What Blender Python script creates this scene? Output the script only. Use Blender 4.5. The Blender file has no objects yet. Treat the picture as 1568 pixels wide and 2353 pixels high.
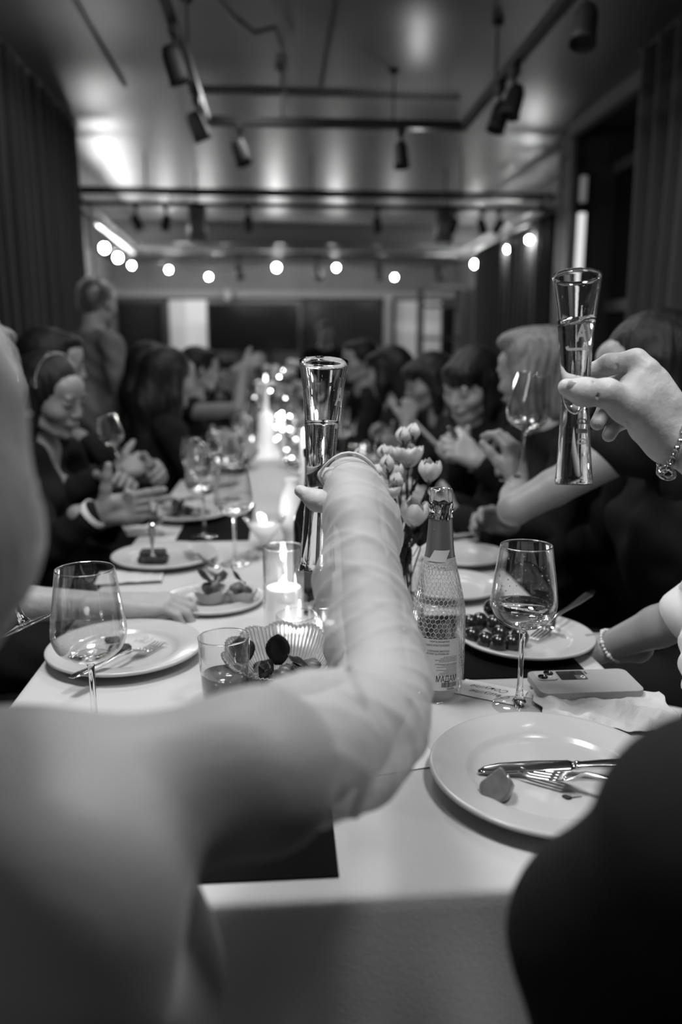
import bpy, bmesh, math, random, time
import numpy as np
import openvdb as vdb
from mathutils import Vector, Matrix

T0 = time.time()
SC = bpy.context.scene
COL = SC.collection
R = math.radians
V = lambda *a: np.array(a, dtype=float)

# ------------------------------------------------------------------ camera
CAM = V(0, 0, 1.24)
PITCH, YAW, FPX, PCX, PCY = R(11.505), R(4.348), 1830.1, 784.0, 1176.5
cd = bpy.data.cameras.new('camera'); cam = bpy.data.objects.new('camera', cd); COL.objects.link(cam)
cd.sensor_fit = 'VERTICAL'; cd.sensor_height = 36; cd.sensor_width = 24; cd.lens = 28
cd.clip_start = 0.02; cd.clip_end = 60
cam.location = CAM
cam.rotation_euler = (R(90) - PITCH, 0, -YAW)
cd.dof.use_dof = True; cd.dof.focus_distance = 1.04; cd.dof.aperture_fstop = 2.2
SC.camera = cam

# ------------------------------------------------------------------ world, exposure
w = bpy.data.worlds.new('world'); SC.world = w; w.use_nodes = True
w.node_tree.nodes['Background'].inputs[0].default_value = (1, 1, 1, 1)
w.node_tree.nodes['Background'].inputs[1].default_value = 0.035
SC.view_settings.view_transform = 'Standard'; SC.view_settings.look = 'None'
SC.view_settings.gamma = 1; SC.view_settings.use_curve_mapping = False
SC.view_settings.exposure = 0.8
SC.cycles.max_bounces = 10; SC.cycles.transparent_max_bounces = 24; SC.cycles.transmission_bounces = 10
SC.cycles.diffuse_bounces = 3; SC.cycles.glossy_bounces = 5
SC.cycles.sample_clamp_indirect = 25.0; SC.cycles.caustics_reflective = False; SC.cycles.caustics_refractive = False
SC.cycles.use_denoising = True

def lamp(name, kind, loc, energy, size=0.1, rot=(0, 0, 0), size_y=None, spot=60, blend=.6):
    l = bpy.data.lights.new(name, kind); o = bpy.data.objects.new(name, l); COL.objects.link(o)
    o.location = loc; o.rotation_euler = rot; l.energy = energy
    if kind == 'AREA':
        l.shape = 'RECTANGLE' if size_y else 'DISK'; l.size = size
        if size_y: l.size_y = size_y
    elif kind == 'SPOT':
        l.spot_size = R(spot); l.spot_blend = blend; l.shadow_soft_size = size
    else: l.shadow_soft_size = size
    return o

# ------------------------------------------------------------------ the photograph's rays, used once to read real positions
_F = V(math.sin(YAW)*math.cos(PITCH), math.cos(YAW)*math.cos(PITCH), -math.sin(PITCH))
_R = V(math.cos(YAW), -math.sin(YAW), 0); _U = np.cross(_R, _F)
def ray(x, y): return _F + _R*(x-PCX)/FPX + _U*(PCY-y)/FPX
def P(x, y, d): return CAM + ray(x, y)*d
def T(x, y, z=.75):
    q = ray(x, y); return CAM + q*((z-CAM[2])/q[2])

# ------------------------------------------------------------------ materials
MATS = {}
def mat(name, base=.5, rough=.5, metal=0., spec=.5, bump=0., bscale=40., var=0., vscale=8., coat=0., emit=0., trans=0., ior=1.45, sheen=0., sss=0., stretch=None, ecol=1.):
    if name in MATS: return MATS[name]
    m = bpy.data.materials.new(name); m.use_nodes = True; nt = m.node_tree; b = nt.nodes['Principled BSDF']
    b.inputs['Base Color'].default_value = (base, base, base, 1)
    b.inputs['Roughness'].default_value = rough; b.inputs['Metallic'].default_value = metal
    b.inputs['Specular IOR Level'].default_value = spec; b.inputs['IOR'].default_value = ior
    b.inputs['Coat Weight'].default_value = coat; b.inputs['Transmission Weight'].default_value = trans
    b.inputs['Sheen Weight'].default_value = sheen
    if sss: b.inputs['Subsurface Weight'].default_value = sss; b.inputs['Subsurface Scale'].default_value = .01; b.inputs['Subsurface Radius'].default_value = (1, 1, 1)
    if emit: b.inputs['Emission Color'].default_value = (1, 1, 1, 1); b.inputs['Emission Strength'].default_value = emit
    if bump or var:
        tc = nt.nodes.new('ShaderNodeTexCoord'); mp = nt.nodes.new('ShaderNodeMapping'); nt.links.new(tc.outputs['Object'], mp.inputs[0])
        if stretch: mp.inputs['Scale'].default_value = stretch
    if bump:
        n = nt.nodes.new('ShaderNodeTexNoise'); n.inputs['Scale'].default_value = bscale; n.inputs['Detail'].default_value = 5
        bp = nt.nodes.new('ShaderNodeBump'); bp.inputs['Strength'].default_value = bump; bp.inputs['Distance'].default_value = .004
        nt.links.new(mp.outputs[0], n.inputs['Vector']); nt.links.new(n.outputs[0], bp.inputs['Height']); nt.links.new(bp.outputs[0], b.inputs['Normal'])
    if var:
        n2 = nt.nodes.new('ShaderNodeTexNoise'); n2.inputs['Scale'].default_value = vscale; n2.inputs['Detail'].default_value = 4
        r2 = nt.nodes.new('ShaderNodeMapRange'); nt.links.new(mp.outputs[0], n2.inputs['Vector']); nt.links.new(n2.outputs[0], r2.inputs[0])
        r2.inputs[1].default_value = .3; r2.inputs[2].default_value = .7
        r2.inputs[3].default_value = base*(1-var); r2.inputs[4].default_value = min(1, base*(1+var))
        nt.links.new(r2.outputs[0], b.inputs['Base Color'])
    MATS[name] = m; return m
def sheer(name, base=.8, alpha=.6):
    m = bpy.data.materials.new(name); m.use_nodes = True; nt = m.node_tree; b = nt.nodes['Principled BSDF']; out = nt.nodes['Material Output']
    b.inputs['Base Color'].default_value = (base, base, base, 1); b.inputs['Roughness'].default_value = .6; b.inputs['Sheen Weight'].default_value = .3
    tl = nt.nodes.new('ShaderNodeBsdfTranslucent'); tl.inputs[0].default_value = (base, base, base, 1)
    mx = nt.nodes.new('ShaderNodeMixShader'); mx.inputs[0].default_value = .3
    nt.links.new(b.outputs[0], mx.inputs[1]); nt.links.new(tl.outputs[0], mx.inputs[2])
    tr = nt.nodes.new('ShaderNodeBsdfTransparent'); m2 = nt.nodes.new('ShaderNodeMixShader')
    lw = nt.nodes.new('ShaderNodeLayerWeight'); lw.inputs[0].default_value = .35
    mr = nt.nodes.new('ShaderNodeMapRange'); mr.inputs[3].default_value = alpha; mr.inputs[4].default_value = min(1, alpha+.35)
    nt.links.new(lw.outputs['Facing'], mr.inputs[0]); nt.links.new(mr.outputs[0], m2.inputs[0])
    nt.links.new(tr.outputs[0], m2.inputs[1]); nt.links.new(mx.outputs[0], m2.inputs[2]); nt.links.new(m2.outputs[0], out.inputs[0])
    n = nt.nodes.new('ShaderNodeTexNoise'); n.inputs['Scale'].default_value = 30; bp = nt.nodes.new('ShaderNodeBump'); bp.inputs['Strength'].default_value = .25; bp.inputs['Distance'].default_value = .004
    tc = nt.nodes.new('ShaderNodeTexCoord'); nt.links.new(tc.outputs['Object'], n.inputs['Vector'])
    nt.links.new(n.outputs[0], bp.inputs['Height']); nt.links.new(bp.outputs[0], b.inputs['Normal'])
    MATS[name] = m; return m

def thin_glass(name, tint=.97, edge=.95, base=.05, rough=0.):
    m = bpy.data.materials.new(name); m.use_nodes = True; nt = m.node_tree; nt.nodes.remove(nt.nodes['Principled BSDF']); out = nt.nodes['Material Output']
    tr = nt.nodes.new('ShaderNodeBsdfTransparent'); tr.inputs[0].default_value = (tint, tint, tint, 1)
    gl = nt.nodes.new('ShaderNodeBsdfGlossy'); gl.inputs['Roughness'].default_value = rough; gl.inputs[0].default_value = (1, 1, 1, 1)
    lw = nt.nodes.new('ShaderNodeLayerWeight'); lw.inputs[0].default_value = .5
    pw = nt.nodes.new('ShaderNodeMath'); pw.operation = 'POWER'; pw.inputs[1].default_value = 2.8
    ma = nt.nodes.new('ShaderNodeMath'); ma.operation = 'MULTIPLY_ADD'; ma.inputs[1].default_value = edge; ma.inputs[2].default_value = base
    mx = nt.nodes.new('ShaderNodeMixShader')
    nt.links.new(lw.outputs['Facing'], pw.inputs[0]); nt.links.new(pw.outputs[0], ma.inputs[0]); nt.links.new(ma.outputs[0], mx.inputs[0])
    nt.links.new(tr.outputs[0], mx.inputs[1]); nt.links.new(gl.outputs[0], mx.inputs[2]); nt.links.new(mx.outputs[0], out.inputs[0])
    MATS[name] = m; return m
M_THIN = thin_glass('thin clear glass'); M_THINW = thin_glass('thin pale drink', .97, .5, .03)

M_CLOTH = mat('white linen', .55, .85, bump=.12, bscale=260, sheen=.2)
M_PLATE = mat('white porcelain', .50, .22, spec=.5, coat=.15)
M_GLASS = mat('clear glass', 1., .0, trans=1., ior=1.5)
M_WINE = mat('pale wine', .93, .0, trans=1., ior=1.34)
M_STEEL = mat('polished steel', .62, .14, metal=1.)
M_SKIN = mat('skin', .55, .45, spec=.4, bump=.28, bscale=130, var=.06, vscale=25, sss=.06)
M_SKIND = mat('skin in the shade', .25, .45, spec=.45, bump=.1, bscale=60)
M_BLACK = mat('black cloth', .010, .85, bump=.3, bscale=30, spec=.2)
M_DGREY = mat('charcoal cloth', .022, .8, bump=.3, bscale=30, spec=.2)
M_WHITE = mat('white cloth', .7, .7, bump=.25, bscale=35, sheen=.3)
M_HAIRD = mat('dark hair', .007, .5, spec=.3, bump=.5, bscale=60, stretch=(3, 3, .25))
M_HAIRB = mat('blond hair', .14, .5, spec=.5, bump=1., bscale=45, stretch=(3, 3, .4), var=.45, vscale=30)
M_HAIRG = mat('light brown hair', .2, .5, bump=.8, bscale=50, stretch=(3, 3, .3), var=.3, vscale=25)
M_MATB = mat('black placemat', .006, .9, bump=.3, bscale=300, spec=.08)
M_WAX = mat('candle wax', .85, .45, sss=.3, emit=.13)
M_FLAME = mat('flame', 1, .5, emit=5)
M_WICK = mat('burnt wick', .02, .9)
M_METALB = mat('black painted metal', .010, .6, spec=.5)
M_PAPER = mat('card paper', .78, .75)
M_INK = mat('black ink', .012, .6)
M_PRINT = mat('white enamel print', .9, .6)
_nt = M_PRINT.node_tree; _tl = _nt.nodes.new('ShaderNodeBsdfTranslucent'); _tl.inputs[0].default_value = (1, 1, 1, 1); _mx = _nt.nodes.new('ShaderNodeMixShader'); _nt.links.new(_nt.nodes['Principled BSDF'].outputs[0], _mx.inputs[1]); _nt.links.new(_tl.outputs[0], _mx.inputs[2]); _nt.links.new(_mx.outputs[0], _nt.nodes['Material Output'].inputs[0])
M_SHEER = sheer('sheer organza', .62, .50)

# ------------------------------------------------------------------ mesh building
def link(o, parent=None):
    COL.objects.link(o)
    if parent is not None: o.parent = parent
    return o
def thing(name, label, cat, loc=(0, 0, 0), rot=0., group=None):
    o = bpy.data.objects.new(name, None); COL.objects.link(o); o.empty_display_size = .02
    o.location = loc; o.rotation_euler = rot if isinstance(rot, tuple) else (0, 0, rot)
    o['label'] = label; o['category'] = cat
    if group: o['group'] = group
    return o
def tag(o, label=None, cat=None, group=None, kind=None):
    if label: o['label'] = label
    if cat: o['category'] = cat
    if group: o['group'] = group
    if kind: o['kind'] = kind
    return o
def copy_tree(o, parent=None):
    c = o.copy(); COL.objects.link(c); c.parent = parent
    for ch in list(o.children): copy_tree(ch, c)
    return c
def mesh_np(name, v, faces, m, parent=None, smooth=True, loc=None):
    """faces: list of tuples or (n,k) array"""
    me = bpy.data.meshes.new(name)
    v = np.asarray(v, dtype=np.float32)
    if loc is not None: v = v - np.asarray(loc, dtype=np.float32)
    if isinstance(faces, np.ndarray):
        n, k = faces.shape
        me.vertices.add(len(v)); me.vertices.foreach_set('co', v.ravel())
        me.loops.add(n*k); me.loops.foreach_set('vertex_index', faces.astype(np.int32).ravel())
        me.polygons.add(n); me.polygons.foreach_set('loop_start', np.arange(0, n*k, k, dtype=np.int32))
        me.update(calc_edges=True)
    else:
        me.from_pydata([tuple(map(float, a)) for a in v], [], faces)
    if smooth: me.polygons.foreach_set('use_smooth', [True]*len(me.polygons))
    me.materials.append(m); me.update()
    o = bpy.data.objects.new(name, me); link(o, parent)
    if loc is not None and parent is None: o.location = loc
    return o

class MB:
    def __init__(s): s.v = []; s.f = []
    def add(s, v, f):
        n = len(s.v); s.v += [tuple(map(float, a)) for a in v]; s.f += [tuple(i+n for i in q) for q in f]; return s
    def xf(s, M, start=0):
        M = np.array(M); s.v = s.v[:start] + [tuple((M[:3, :3] @ np.array(a)) + M[:3, 3]) for a in s.v[start:]]; return s
    def box(s, x0, x1, y0, y1, z0, z1):
        return s.add([(x, y, z) for x in (x0, x1) for y in (y0, y1) for z in (z0, z1)],
                     [(0, 1, 3, 2), (4, 6, 7, 5), (0, 4, 5, 1), (2, 3, 7, 6), (0, 2, 6, 4), (1, 5, 7, 3)])
    def lathe(s, prof, n=48, c=(0, 0, 0), caps=True, close=False, fn=None):
        k = len(prof); v = []; f = []
        for (r, z) in prof:
            for j in range(n):
                a = 2*math.pi*j/n; rr, zz = (r, z) if fn is None else fn(r, z, a)
                v.append((c[0]+rr*math.cos(a), c[1]+rr*math.sin(a), c[2]+zz))
        for i in range(k-1 if not close else k):
            i2 = (i+1) % k
            for j in range(n): f.append((i*n+j, i*n+(j+1) % n, i2*n+(j+1) % n, i2*n+j))
        if caps and not close:
            f.append(tuple(range(n))[::-1]); f.append(tuple((k-1)*n+j for j in range(n)))
        return s.add(v, f)
    def tube(s, pts, rad, n=8, flat=1., caps=True, up=(0, 0, 1)):
        pts = [np.array(p, float) for p in pts]; m = len(pts)
        if not hasattr(rad, '__len__'): rad = [rad]*m
        v = []; f = []; prev = None
        for i, p in enumerate(pts):
            t = pts[min(i+1, m-1)] - pts[max(i-1, 0)]; t /= np.linalg.norm(t)+1e-12
            if prev is None:
                u = np.array(up, float)
                if abs(u@t) > .95: u = np.array((1., 0, 0)) if abs(t[0]) < .9 else np.array((0, 1., 0))
                a = np.cross(t, u)
            else: a = prev - t*(prev@t)
            a /= np.linalg.norm(a); prev = a; b = np.cross(t, a)
            for j in range(n):
                th = 2*math.pi*j/n; v.append(p + (a*math.cos(th) + b*math.sin(th)*flat)*rad[i])
        for i in range(m-1):
            for j in range(n): f.append((i*n+j, (i+1)*n+j, (i+1)*n+(j+1) % n, i*n+(j+1) % n))
        if caps: f.append(tuple(range(n))); f.append(tuple((m-1)*n+j for j in range(n))[::-1])
        return s.add(v, f)
    def ball(s, c, r, n=10, m=7):
        rx, ry, rz = (r, r, r) if not hasattr(r, '__len__') else r
        v = [(c[0], c[1], c[2]-rz)]; f = []
        for i in range(1, m):
            ph = -math.pi/2+math.pi*i/m
            for j in range(n):
                a = 2*math.pi*j/n; v.append((c[0]+rx*math.cos(ph)*math.cos(a), c[1]+ry*math.cos(ph)*math.sin(a), c[2]+rz*math.sin(ph)))
        v.append((c[0], c[1], c[2]+rz)); L = len(v)-1
        for j in range(n):
            f.append((0, 1+(j+1) % n, 1+j)); f.append((L, L-n+j, L-n+(j+1) % n))
            for i in range(m-2): f.append((1+i*n+j, 1+i*n+(j+1) % n, 1+(i+1)*n+(j+1) % n, 1+(i+1)*n+j))
        return s.add(v, f)
    def grid(s, fn, nu, nv, wrap=False):
        v = [fn(i/(nu), j/(nv)) for i in range(nu+1) for j in range(nv+1)]; f = []
        for i in range(nu):
            for j in range(nv):
                a = i*(nv+1)+j; f.append((a, a+nv+1, a+nv+2, a+1))
        return s.add(v, f)
    def loft(s, secs, n=10):
        """secs: (centre, half vector a, half vector b) superelliptic rings"""
        v = []; f = []; m = len(secs)
        for (c, a, b) in secs:
            c, a, b = map(lambda q: np.array(q, float), (c, a, b))
            for j in range(n):
                th = 2*math.pi*(j+.5)/n; x = math.copysign(abs(math.cos(th))**.6, math.cos(th)); y = math.copysign(abs(math.sin(th))**.8, math.sin(th))
                v.append(c+a*x+b*y)
        for i in range(m-1):
            for j in range(n): f.append((i*n+j, i*n+(j+1) % n, (i+1)*n+(j+1) % n, (i+1)*n+j))
        f.append(tuple(range(n))[::-1]); f.append(tuple((m-1)*n+j for j in range(n)))
        return s.add(v, f)
    def build(s, name, m, parent=None, smooth=True, bevel=0., solid=0., sub=0, world=False, loc=None, fixn=False, auto=False):
        v = s.v; L = None
        if loc is not None: L = loc
        me = bpy.data.meshes.new(name)
        vv = s.v if L is None else [tuple(np.array(a)-np.array(L)) for a in s.v]
        me.from_pydata(vv, [], s.f)
        if fixn:
            bm = bmesh.new(); bm.from_mesh(me); bmesh.ops.recalc_face_normals(bm, faces=bm.faces); bm.to_mesh(me); bm.free()
        if smooth: me.polygons.foreach_set('use_smooth', [True]*len(me.polygons))
        me.materials.append(m); me.update()
        o = bpy.data.objects.new(name, me); link(o, parent)
        if L is not None and parent is None: o.location = L
        if bevel: md = o.modifiers.new('bevel', 'BEVEL'); md.width = bevel; md.segments = 3; md.limit_method = 'ANGLE'; md.harden_normals = False
        if solid: md = o.modifiers.new('solid', 'SOLIDIFY'); md.thickness = solid; md.offset = 0
        if sub: md = o.modifiers.new('sub', 'SUBSURF'); md.levels = sub; md.render_levels = sub
        return o

_tc = {}
def text_mesh(s, size=.01, align='CENTER', shear=0., bold=0., fine=0.):
    key = (s, size, align, shear, bold, fine)
    if key in _tc: return _tc[key]
    cu = bpy.data.curves.new('t', 'FONT'); cu.body = s; cu.size = size; cu.align_x = align; cu.align_y = 'CENTER'; cu.shear = shear; cu.offset = bold; cu.resolution_u = 3
    o = bpy.data.objects.new('t', cu); COL.objects.link(o)
    dg = bpy.context.evaluated_depsgraph_get(); me = bpy.data.meshes.new_from_object(o.evaluated_get(dg))
    v = np.array([x.co[:] for x in me.vertices]) if len(me.vertices) else np.zeros((0, 3)); f = [tuple(p.vertices) for p in me.polygons]
    if fine:
        bm = bmesh.new(); bm.from_mesh(me); bmesh.ops.triangulate(bm, faces=bm.faces)
        for _ in range(5):
            le = [e for e in bm.edges if e.calc_length() > fine]
            if not le: break
            bmesh.ops.subdivide_edges(bm, edges=le, cuts=1); bmesh.ops.triangulate(bm, faces=bm.faces)
        bm.verts.index_update(); v = np.array([x.co[:] for x in bm.verts]); f = [tuple(q.index for q in p.verts) for p in bm.faces]; bm.free()
    bpy.data.objects.remove(o); bpy.data.curves.remove(cu); bpy.data.meshes.remove(me)
    _tc[key] = (v, f); return v, f

# ------------------------------------------------------------------ implicit surfaces (bodies, hair, clothes) meshed with OpenVDB
class Field:
    def __init__(s): s.ops = []; s.disp = None; s.cuts = []
    def cone(s, a, b, ra, rb=None, k=.012, sub=False):
        s.ops.append(('c', np.array(a, float), np.array(b, float), ra, ra if rb is None else rb, k, sub)); return s
    def ell(s, c, r, Rm=None, k=.012, sub=False):
        r = np.array(r if hasattr(r, '__len__') else (r, r, r), float)
        s.ops.append(('e', np.array(c, float), r, np.eye(3) if Rm is None else np.array(Rm), 0, k, sub)); return s
    def chain(s, pts, rs, k=.006):
        for i in range(len(pts)-1): s.cone(pts[i], pts[i+1], rs[i], rs[i+1], k)
        return s
    def inflate(s, d):
        for o in s.ops: pass
        return s
    def mesh(s, h, adapt=0., zmin=None):
        lo = np.array([1e9]*3); hi = -lo
        for o in s.ops:
            if o[-1]: continue
            if o[0] == 'c':
                rm = max(o[3], o[4]); lo = np.minimum(lo, np.minimum(o[1], o[2])-rm); hi = np.maximum(hi, np.maximum(o[1], o[2])+rm)
            else: rm = o[2].max(); lo = np.minimum(lo, o[1]-rm); hi = np.maximum(hi, o[1]+rm)
        lo -= 4*h; hi += 4*h; N = np.ceil((hi-lo)/h).astype(int)+1
        D = np.full(N, .5, dtype=np.float32)
        ax = [lo[i]+h*np.arange(N[i]) for i in range(3)]
        for o in s.ops:
            k = max(o[5], 1e-5); pad = k+3*h
            if o[0] == 'c': rm = max(o[3], o[4]); a = np.minimum(o[1], o[2])-rm-pad; b = np.maximum(o[1], o[2])+rm+pad
            else: rm = np.abs(o[3]) @ o[2]; a = o[1]-rm-pad; b = o[1]+rm+pad
            i0 = np.maximum(0, np.floor((a-lo)/h).astype(int)); i1 = np.minimum(N, np.ceil((b-lo)/h).astype(int)+1)
            if np.any(i1 <= i0): continue
            X = ax[0][i0[0]:i1[0], None, None].astype(np.float32); Y = ax[1][None, i0[1]:i1[1], None].astype(np.float32); Z = ax[2][None, None, i0[2]:i1[2]].astype(np.float32)
            if o[0] == 'c':
                A, B = o[1], o[2]; ab = B-A; L2 = max(ab@ab, 1e-12)
                px, py, pz = X-np.float32(A[0]), Y-np.float32(A[1]), Z-np.float32(A[2])
                t = np.clip((px*np.float32(ab[0])+py*np.float32(ab[1])+pz*np.float32(ab[2]))/np.float32(L2), 0, 1)
                d = np.sqrt((px-t*np.float32(ab[0]))**2+(py-t*np.float32(ab[1]))**2+(pz-t*np.float32(ab[2]))**2)-(o[3]+(o[4]-o[3])*t)
            else:
                c, r, Q = o[1], o[2], o[3]; px, py, pz = X-np.float32(c[0]), Y-np.float32(c[1]), Z-np.float32(c[2])
                q = [px*np.float32(Q[0, i])+py*np.float32(Q[1, i])+pz*np.float32(Q[2, i]) for i in range(3)]
                k0 = np.sqrt(sum((q[i]/np.float32(r[i]))**2 for i in range(3))); k1 = np.sqrt(sum((q[i]/np.float32(r[i]**2))**2 for i in range(3)))
                d = k0*(k0-1)/np.maximum(k1, 1e-6)
            d = d.astype(np.float32)
            sl = D[i0[0]:i1[0], i0[1]:i1[1], i0[2]:i1[2]]
            if o[6]:
                d = -d; hh = np.maximum(k-np.abs(sl-d), 0)/k; np.copyto(sl, np.maximum(sl, d)+hh*hh*k/4)
            else:
                hh = np.maximum(k-np.abs(sl-d), 0)/k; np.copyto(sl, np.minimum(sl, d)-hh*hh*k/4)
        if s.disp is not None:
            X, Y, Z = ax[0][:, None, None], ax[1][None, :, None], ax[2][None, None, :]
            D += s.disp(X, Y, Z).astype(np.float32)
        for (n, dd) in s.cuts:
            X, Y, Z = ax[0][:, None, None], ax[1][None, :, None], ax[2][None, None, :]
            D = np.maximum(D, (X*n[0]+Y*n[1]+Z*n[2]-dd).astype(np.float32))
        D[0] = D[-1] = .5; D[:, 0] = D[:, -1] = .5; D[:, :, 0] = D[:, :, -1] = .5
        g = vdb.FloatGrid(.5); g.copyFromArray(np.minimum(D, .5))
        pts, tris, quads = g.convertToPolygons(isovalue=0., adaptivity=adapt)
        return pts*h+lo, tris, quads
def join_meshes(parts):
    v = []; t = []; q = []; n = 0
    for (p, a, b) in parts:
        v.append(p); t.append(np.asarray(a).reshape(-1, 3)+n); q.append(np.asarray(b).reshape(-1, 4)+n); n += len(p)
    return np.concatenate(v), np.concatenate(t), np.concatenate(q)
def field_obj(name, parts, m, parent=None, smooth=True, locw=None):
    v, t, q = join_meshes(parts)
    v = v.astype(np.float32)
    if locw is not None: v = v-np.array(locw, dtype=np.float32)
    me = bpy.data.meshes.new(name); nt, nq = len(t), len(q)

    idx = np.concatenate([t.ravel(), q.ravel()]).astype(np.int32)
    st = np.concatenate([np.arange(nt)*3, nt*3+np.arange(nq)*4]).astype(np.int32)
    me.vertices.add(len(v)); me.vertices.foreach_set('co', v.ravel())
    me.loops.add(len(idx)); me.loops.foreach_set('vertex_index', idx)
    me.polygons.add(nt+nq); me.polygons.foreach_set('loop_start', st)
    me.update(calc_edges=True); me.polygons.foreach_set('use_smooth', [smooth]*(nt+nq)); me.materials.append(m); me.update()
    o = bpy.data.objects.new(name, me); link(o, parent)
    return o
# ================================================================== UNSEEN LAMPS ADDED OVERHEAD
KEY = 14.5
lamp('unseen_area_lamp', 'AREA', (-.35, 1.15, 2.72), KEY, .55)  # these area lamps are unseen, added overhead as soft light on the table
lamp('unseen_area_lamp', 'AREA', (.25, 2.9, 2.72), KEY*.55, .5)
lamp('unseen_area_lamp', 'AREA', (-.1, 5.2, 2.72), KEY*.6, .5)
lamp('unseen_area_lamp', 'AREA', (-1.35, -.15, 2.5), 2.4, .5, (R(-12), R(-34), 0))  # unseen lamp added behind the camera to light the foreground woman's back
lamp('unseen_area_lamp', 'AREA', (.66, .36, 2.62), 10., .35, (R(4), R(8), 0))  # unseen lamp added to brighten the raised hand and the near table
for p_ in ((-.55, .9, 2.5), (.9, 1.2, 2.5), (-.9, 2.4, 2.45), (-.12, 3.55, 2.5), (-.9, 4.4, 2.45), (.9, 5.4, 2.5)): lamp('added_sparkle_point', 'POINT', p_, 4.5 if p_[1] == 1.2 else 1.8, .022)  # unseen point lamps added for glints on the glassware

# ================================================================== ROOM
CEIL = 2.86
M_WALL = mat('grey plaster', .20, .8, bump=.1, bscale=15, var=.12, vscale=2)
M_CEIL = mat('satin ceiling', .11, .40, spec=.7, bump=.03, bscale=3, var=.15, vscale=1.2)
M_FLOOR = mat('dark floor', .03, .4)
M_CURT = mat('dark curtain', .016, .8, sheen=.2)
M_FRAMEM = mat('dark frame', .02, .4)
M_DGLASS = mat('dark night glass', .008, .08, spec=.6)
def struct(name, mb, m, **k):
    o = mb.build(name, m, **k); o['kind'] = 'structure'; return o
XL, XR, YB = -2.45, 2.75, 12.7
struct('floor', MB().box(-3, 3.4, -1.5, 12.9, -.1, 0), M_FLOOR, smooth=False)
struct('ceiling', MB().box(-3, 3.4, -1.5, 12.9, CEIL, CEIL+.1), M_CEIL, smooth=False)
struct('wall_back', MB().box(-3, 3.4, YB, YB+.15, 0, CEIL), M_WALL, smooth=False)
struct('wall_left', MB().box(XL-.15, XL, -1.5, YB, 0, CEIL), M_WALL, smooth=False)
struct('wall_right', MB().box(XR, XR+.15, -1.5, YB, 0, CEIL), M_WALL, smooth=False)
# ceiling drops: soffits, the step before the far wall and the wall head band
struct('trim_1', MB().box(XL, XR, 11.0, YB, 2.52, CEIL), M_CEIL, smooth=False, bevel=.02)
struct('trim_rail_shadow', MB().box(-.55, 1.2, 5.55, 5.60, CEIL-.012, CEIL), mat('dark joint and rail shadow', .05, .6), smooth=False)  # dark strip standing in for the near rail's shadow on the ceiling
struct('trim_3', MB().box(.28, .30, -1.4, 5.5, CEIL-.01, CEIL), MATS['dark joint and rail shadow'], smooth=False)
struct('trim_4', MB().box(-.95, -.93, -1.4, 5.5, CEIL-.01, CEIL), MATS['dark joint and rail shadow'], smooth=False)
# back wall: ledge above the windows, windows, blinds and door with painted glow
struct('trim_5', MB().box(XL, XR, YB-.14, YB, 2.02, 2.12), mat('pale ledge', .3, .6), smooth=False, bevel=.01)
def frame_window(name, x0, x1, z0, z1, y, glass, bars=(), m=None):
    root = MB()
    t = .05
    root.box(x0, x0+t, y-.06, y, z0, z1).box(x1-t, x1, y-.06, y, z0, z1).box(x0, x1, y-.06, y, z1-t, z1).box(x0, x1, y-.06, y, z0, z0+t)
    o = struct(name, root, m or M_FRAMEM, smooth=False)
    xs = [x0+t]+list(bars)+[x1-t]
    for a, b in zip(xs[:-1], xs[1:]):
        MB().box(a+.01, b-.01, y-.035, y-.02, z0+t, z1-t).build('pane', glass, o, smooth=False)
    for b in bars: MB().box(b-.025, b+.025, y-.07, y, z0+t, z1-t).build('mullion', m or M_FRAMEM, o, smooth=False)
    return o
def bx(px, y=YB-.1):
    q = ray(px, 760); t = (y-CAM[1])/q[1]; return (CAM+q*t)[0]
frame_window('window_1', bx(262), bx(382), .5, 1.98, YB, M_DGLASS)
frame_window('window_2', bx(694), bx(882), .5, 2.0, YB, mat('grey glass', .035, .15), bars=(bx(710), ))
frame_window('window_3', bx(1018), bx(1118), .5, 1.98, YB, M_DGLASS)
M_BLINDGLOW = mat('white blind with painted glow', .7, .7, emit=.10); M_DOORGLOW = mat('pale door with painted glow', .7, .6, emit=.06)  # blind and door are no lamps; their brightness is painted in as glow
o = struct('window_4', MB().box(bx(386), bx(474), YB-.09, YB-.05, .5, 1.98), mat('grey blind with painted glow', .6, .7, emit=.06), smooth=False)  # the grey blind's brightness is likewise put in as glow
MB().box(bx(428), bx(478), YB-.13, YB-.1, .5, 1.98).build('blind_panel', M_BLINDGLOW, o, smooth=False)
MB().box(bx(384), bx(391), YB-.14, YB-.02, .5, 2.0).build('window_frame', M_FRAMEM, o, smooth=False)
o = struct('door_1', MB().box(bx(908), bx(1014), YB-.08, YB-.03, 0, 1.98), M_DOORGLOW, smooth=False)
MB().box(bx(900), bx(908), YB-.16, YB-.02, 0, 2.02).build('door_frame', M_FRAMEM, o, smooth=False)
MB().box(bx(985), bx(990), YB-.1, YB-.08, .9, 1.1).build('door_handle', M_STEEL, o, smooth=False)
struct('trim_6', MB().box(bx(882), bx(898), YB-.25, YB-.02, 0, 2.05), mat('pale post', .4, .6), smooth=False, bevel=.01)
struct('trim_7', MB().box(bx(520), bx(534), YB-.3, YB-.14, 1.98, 2.12), MATS['pale post'], smooth=False, bevel=.01)
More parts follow.
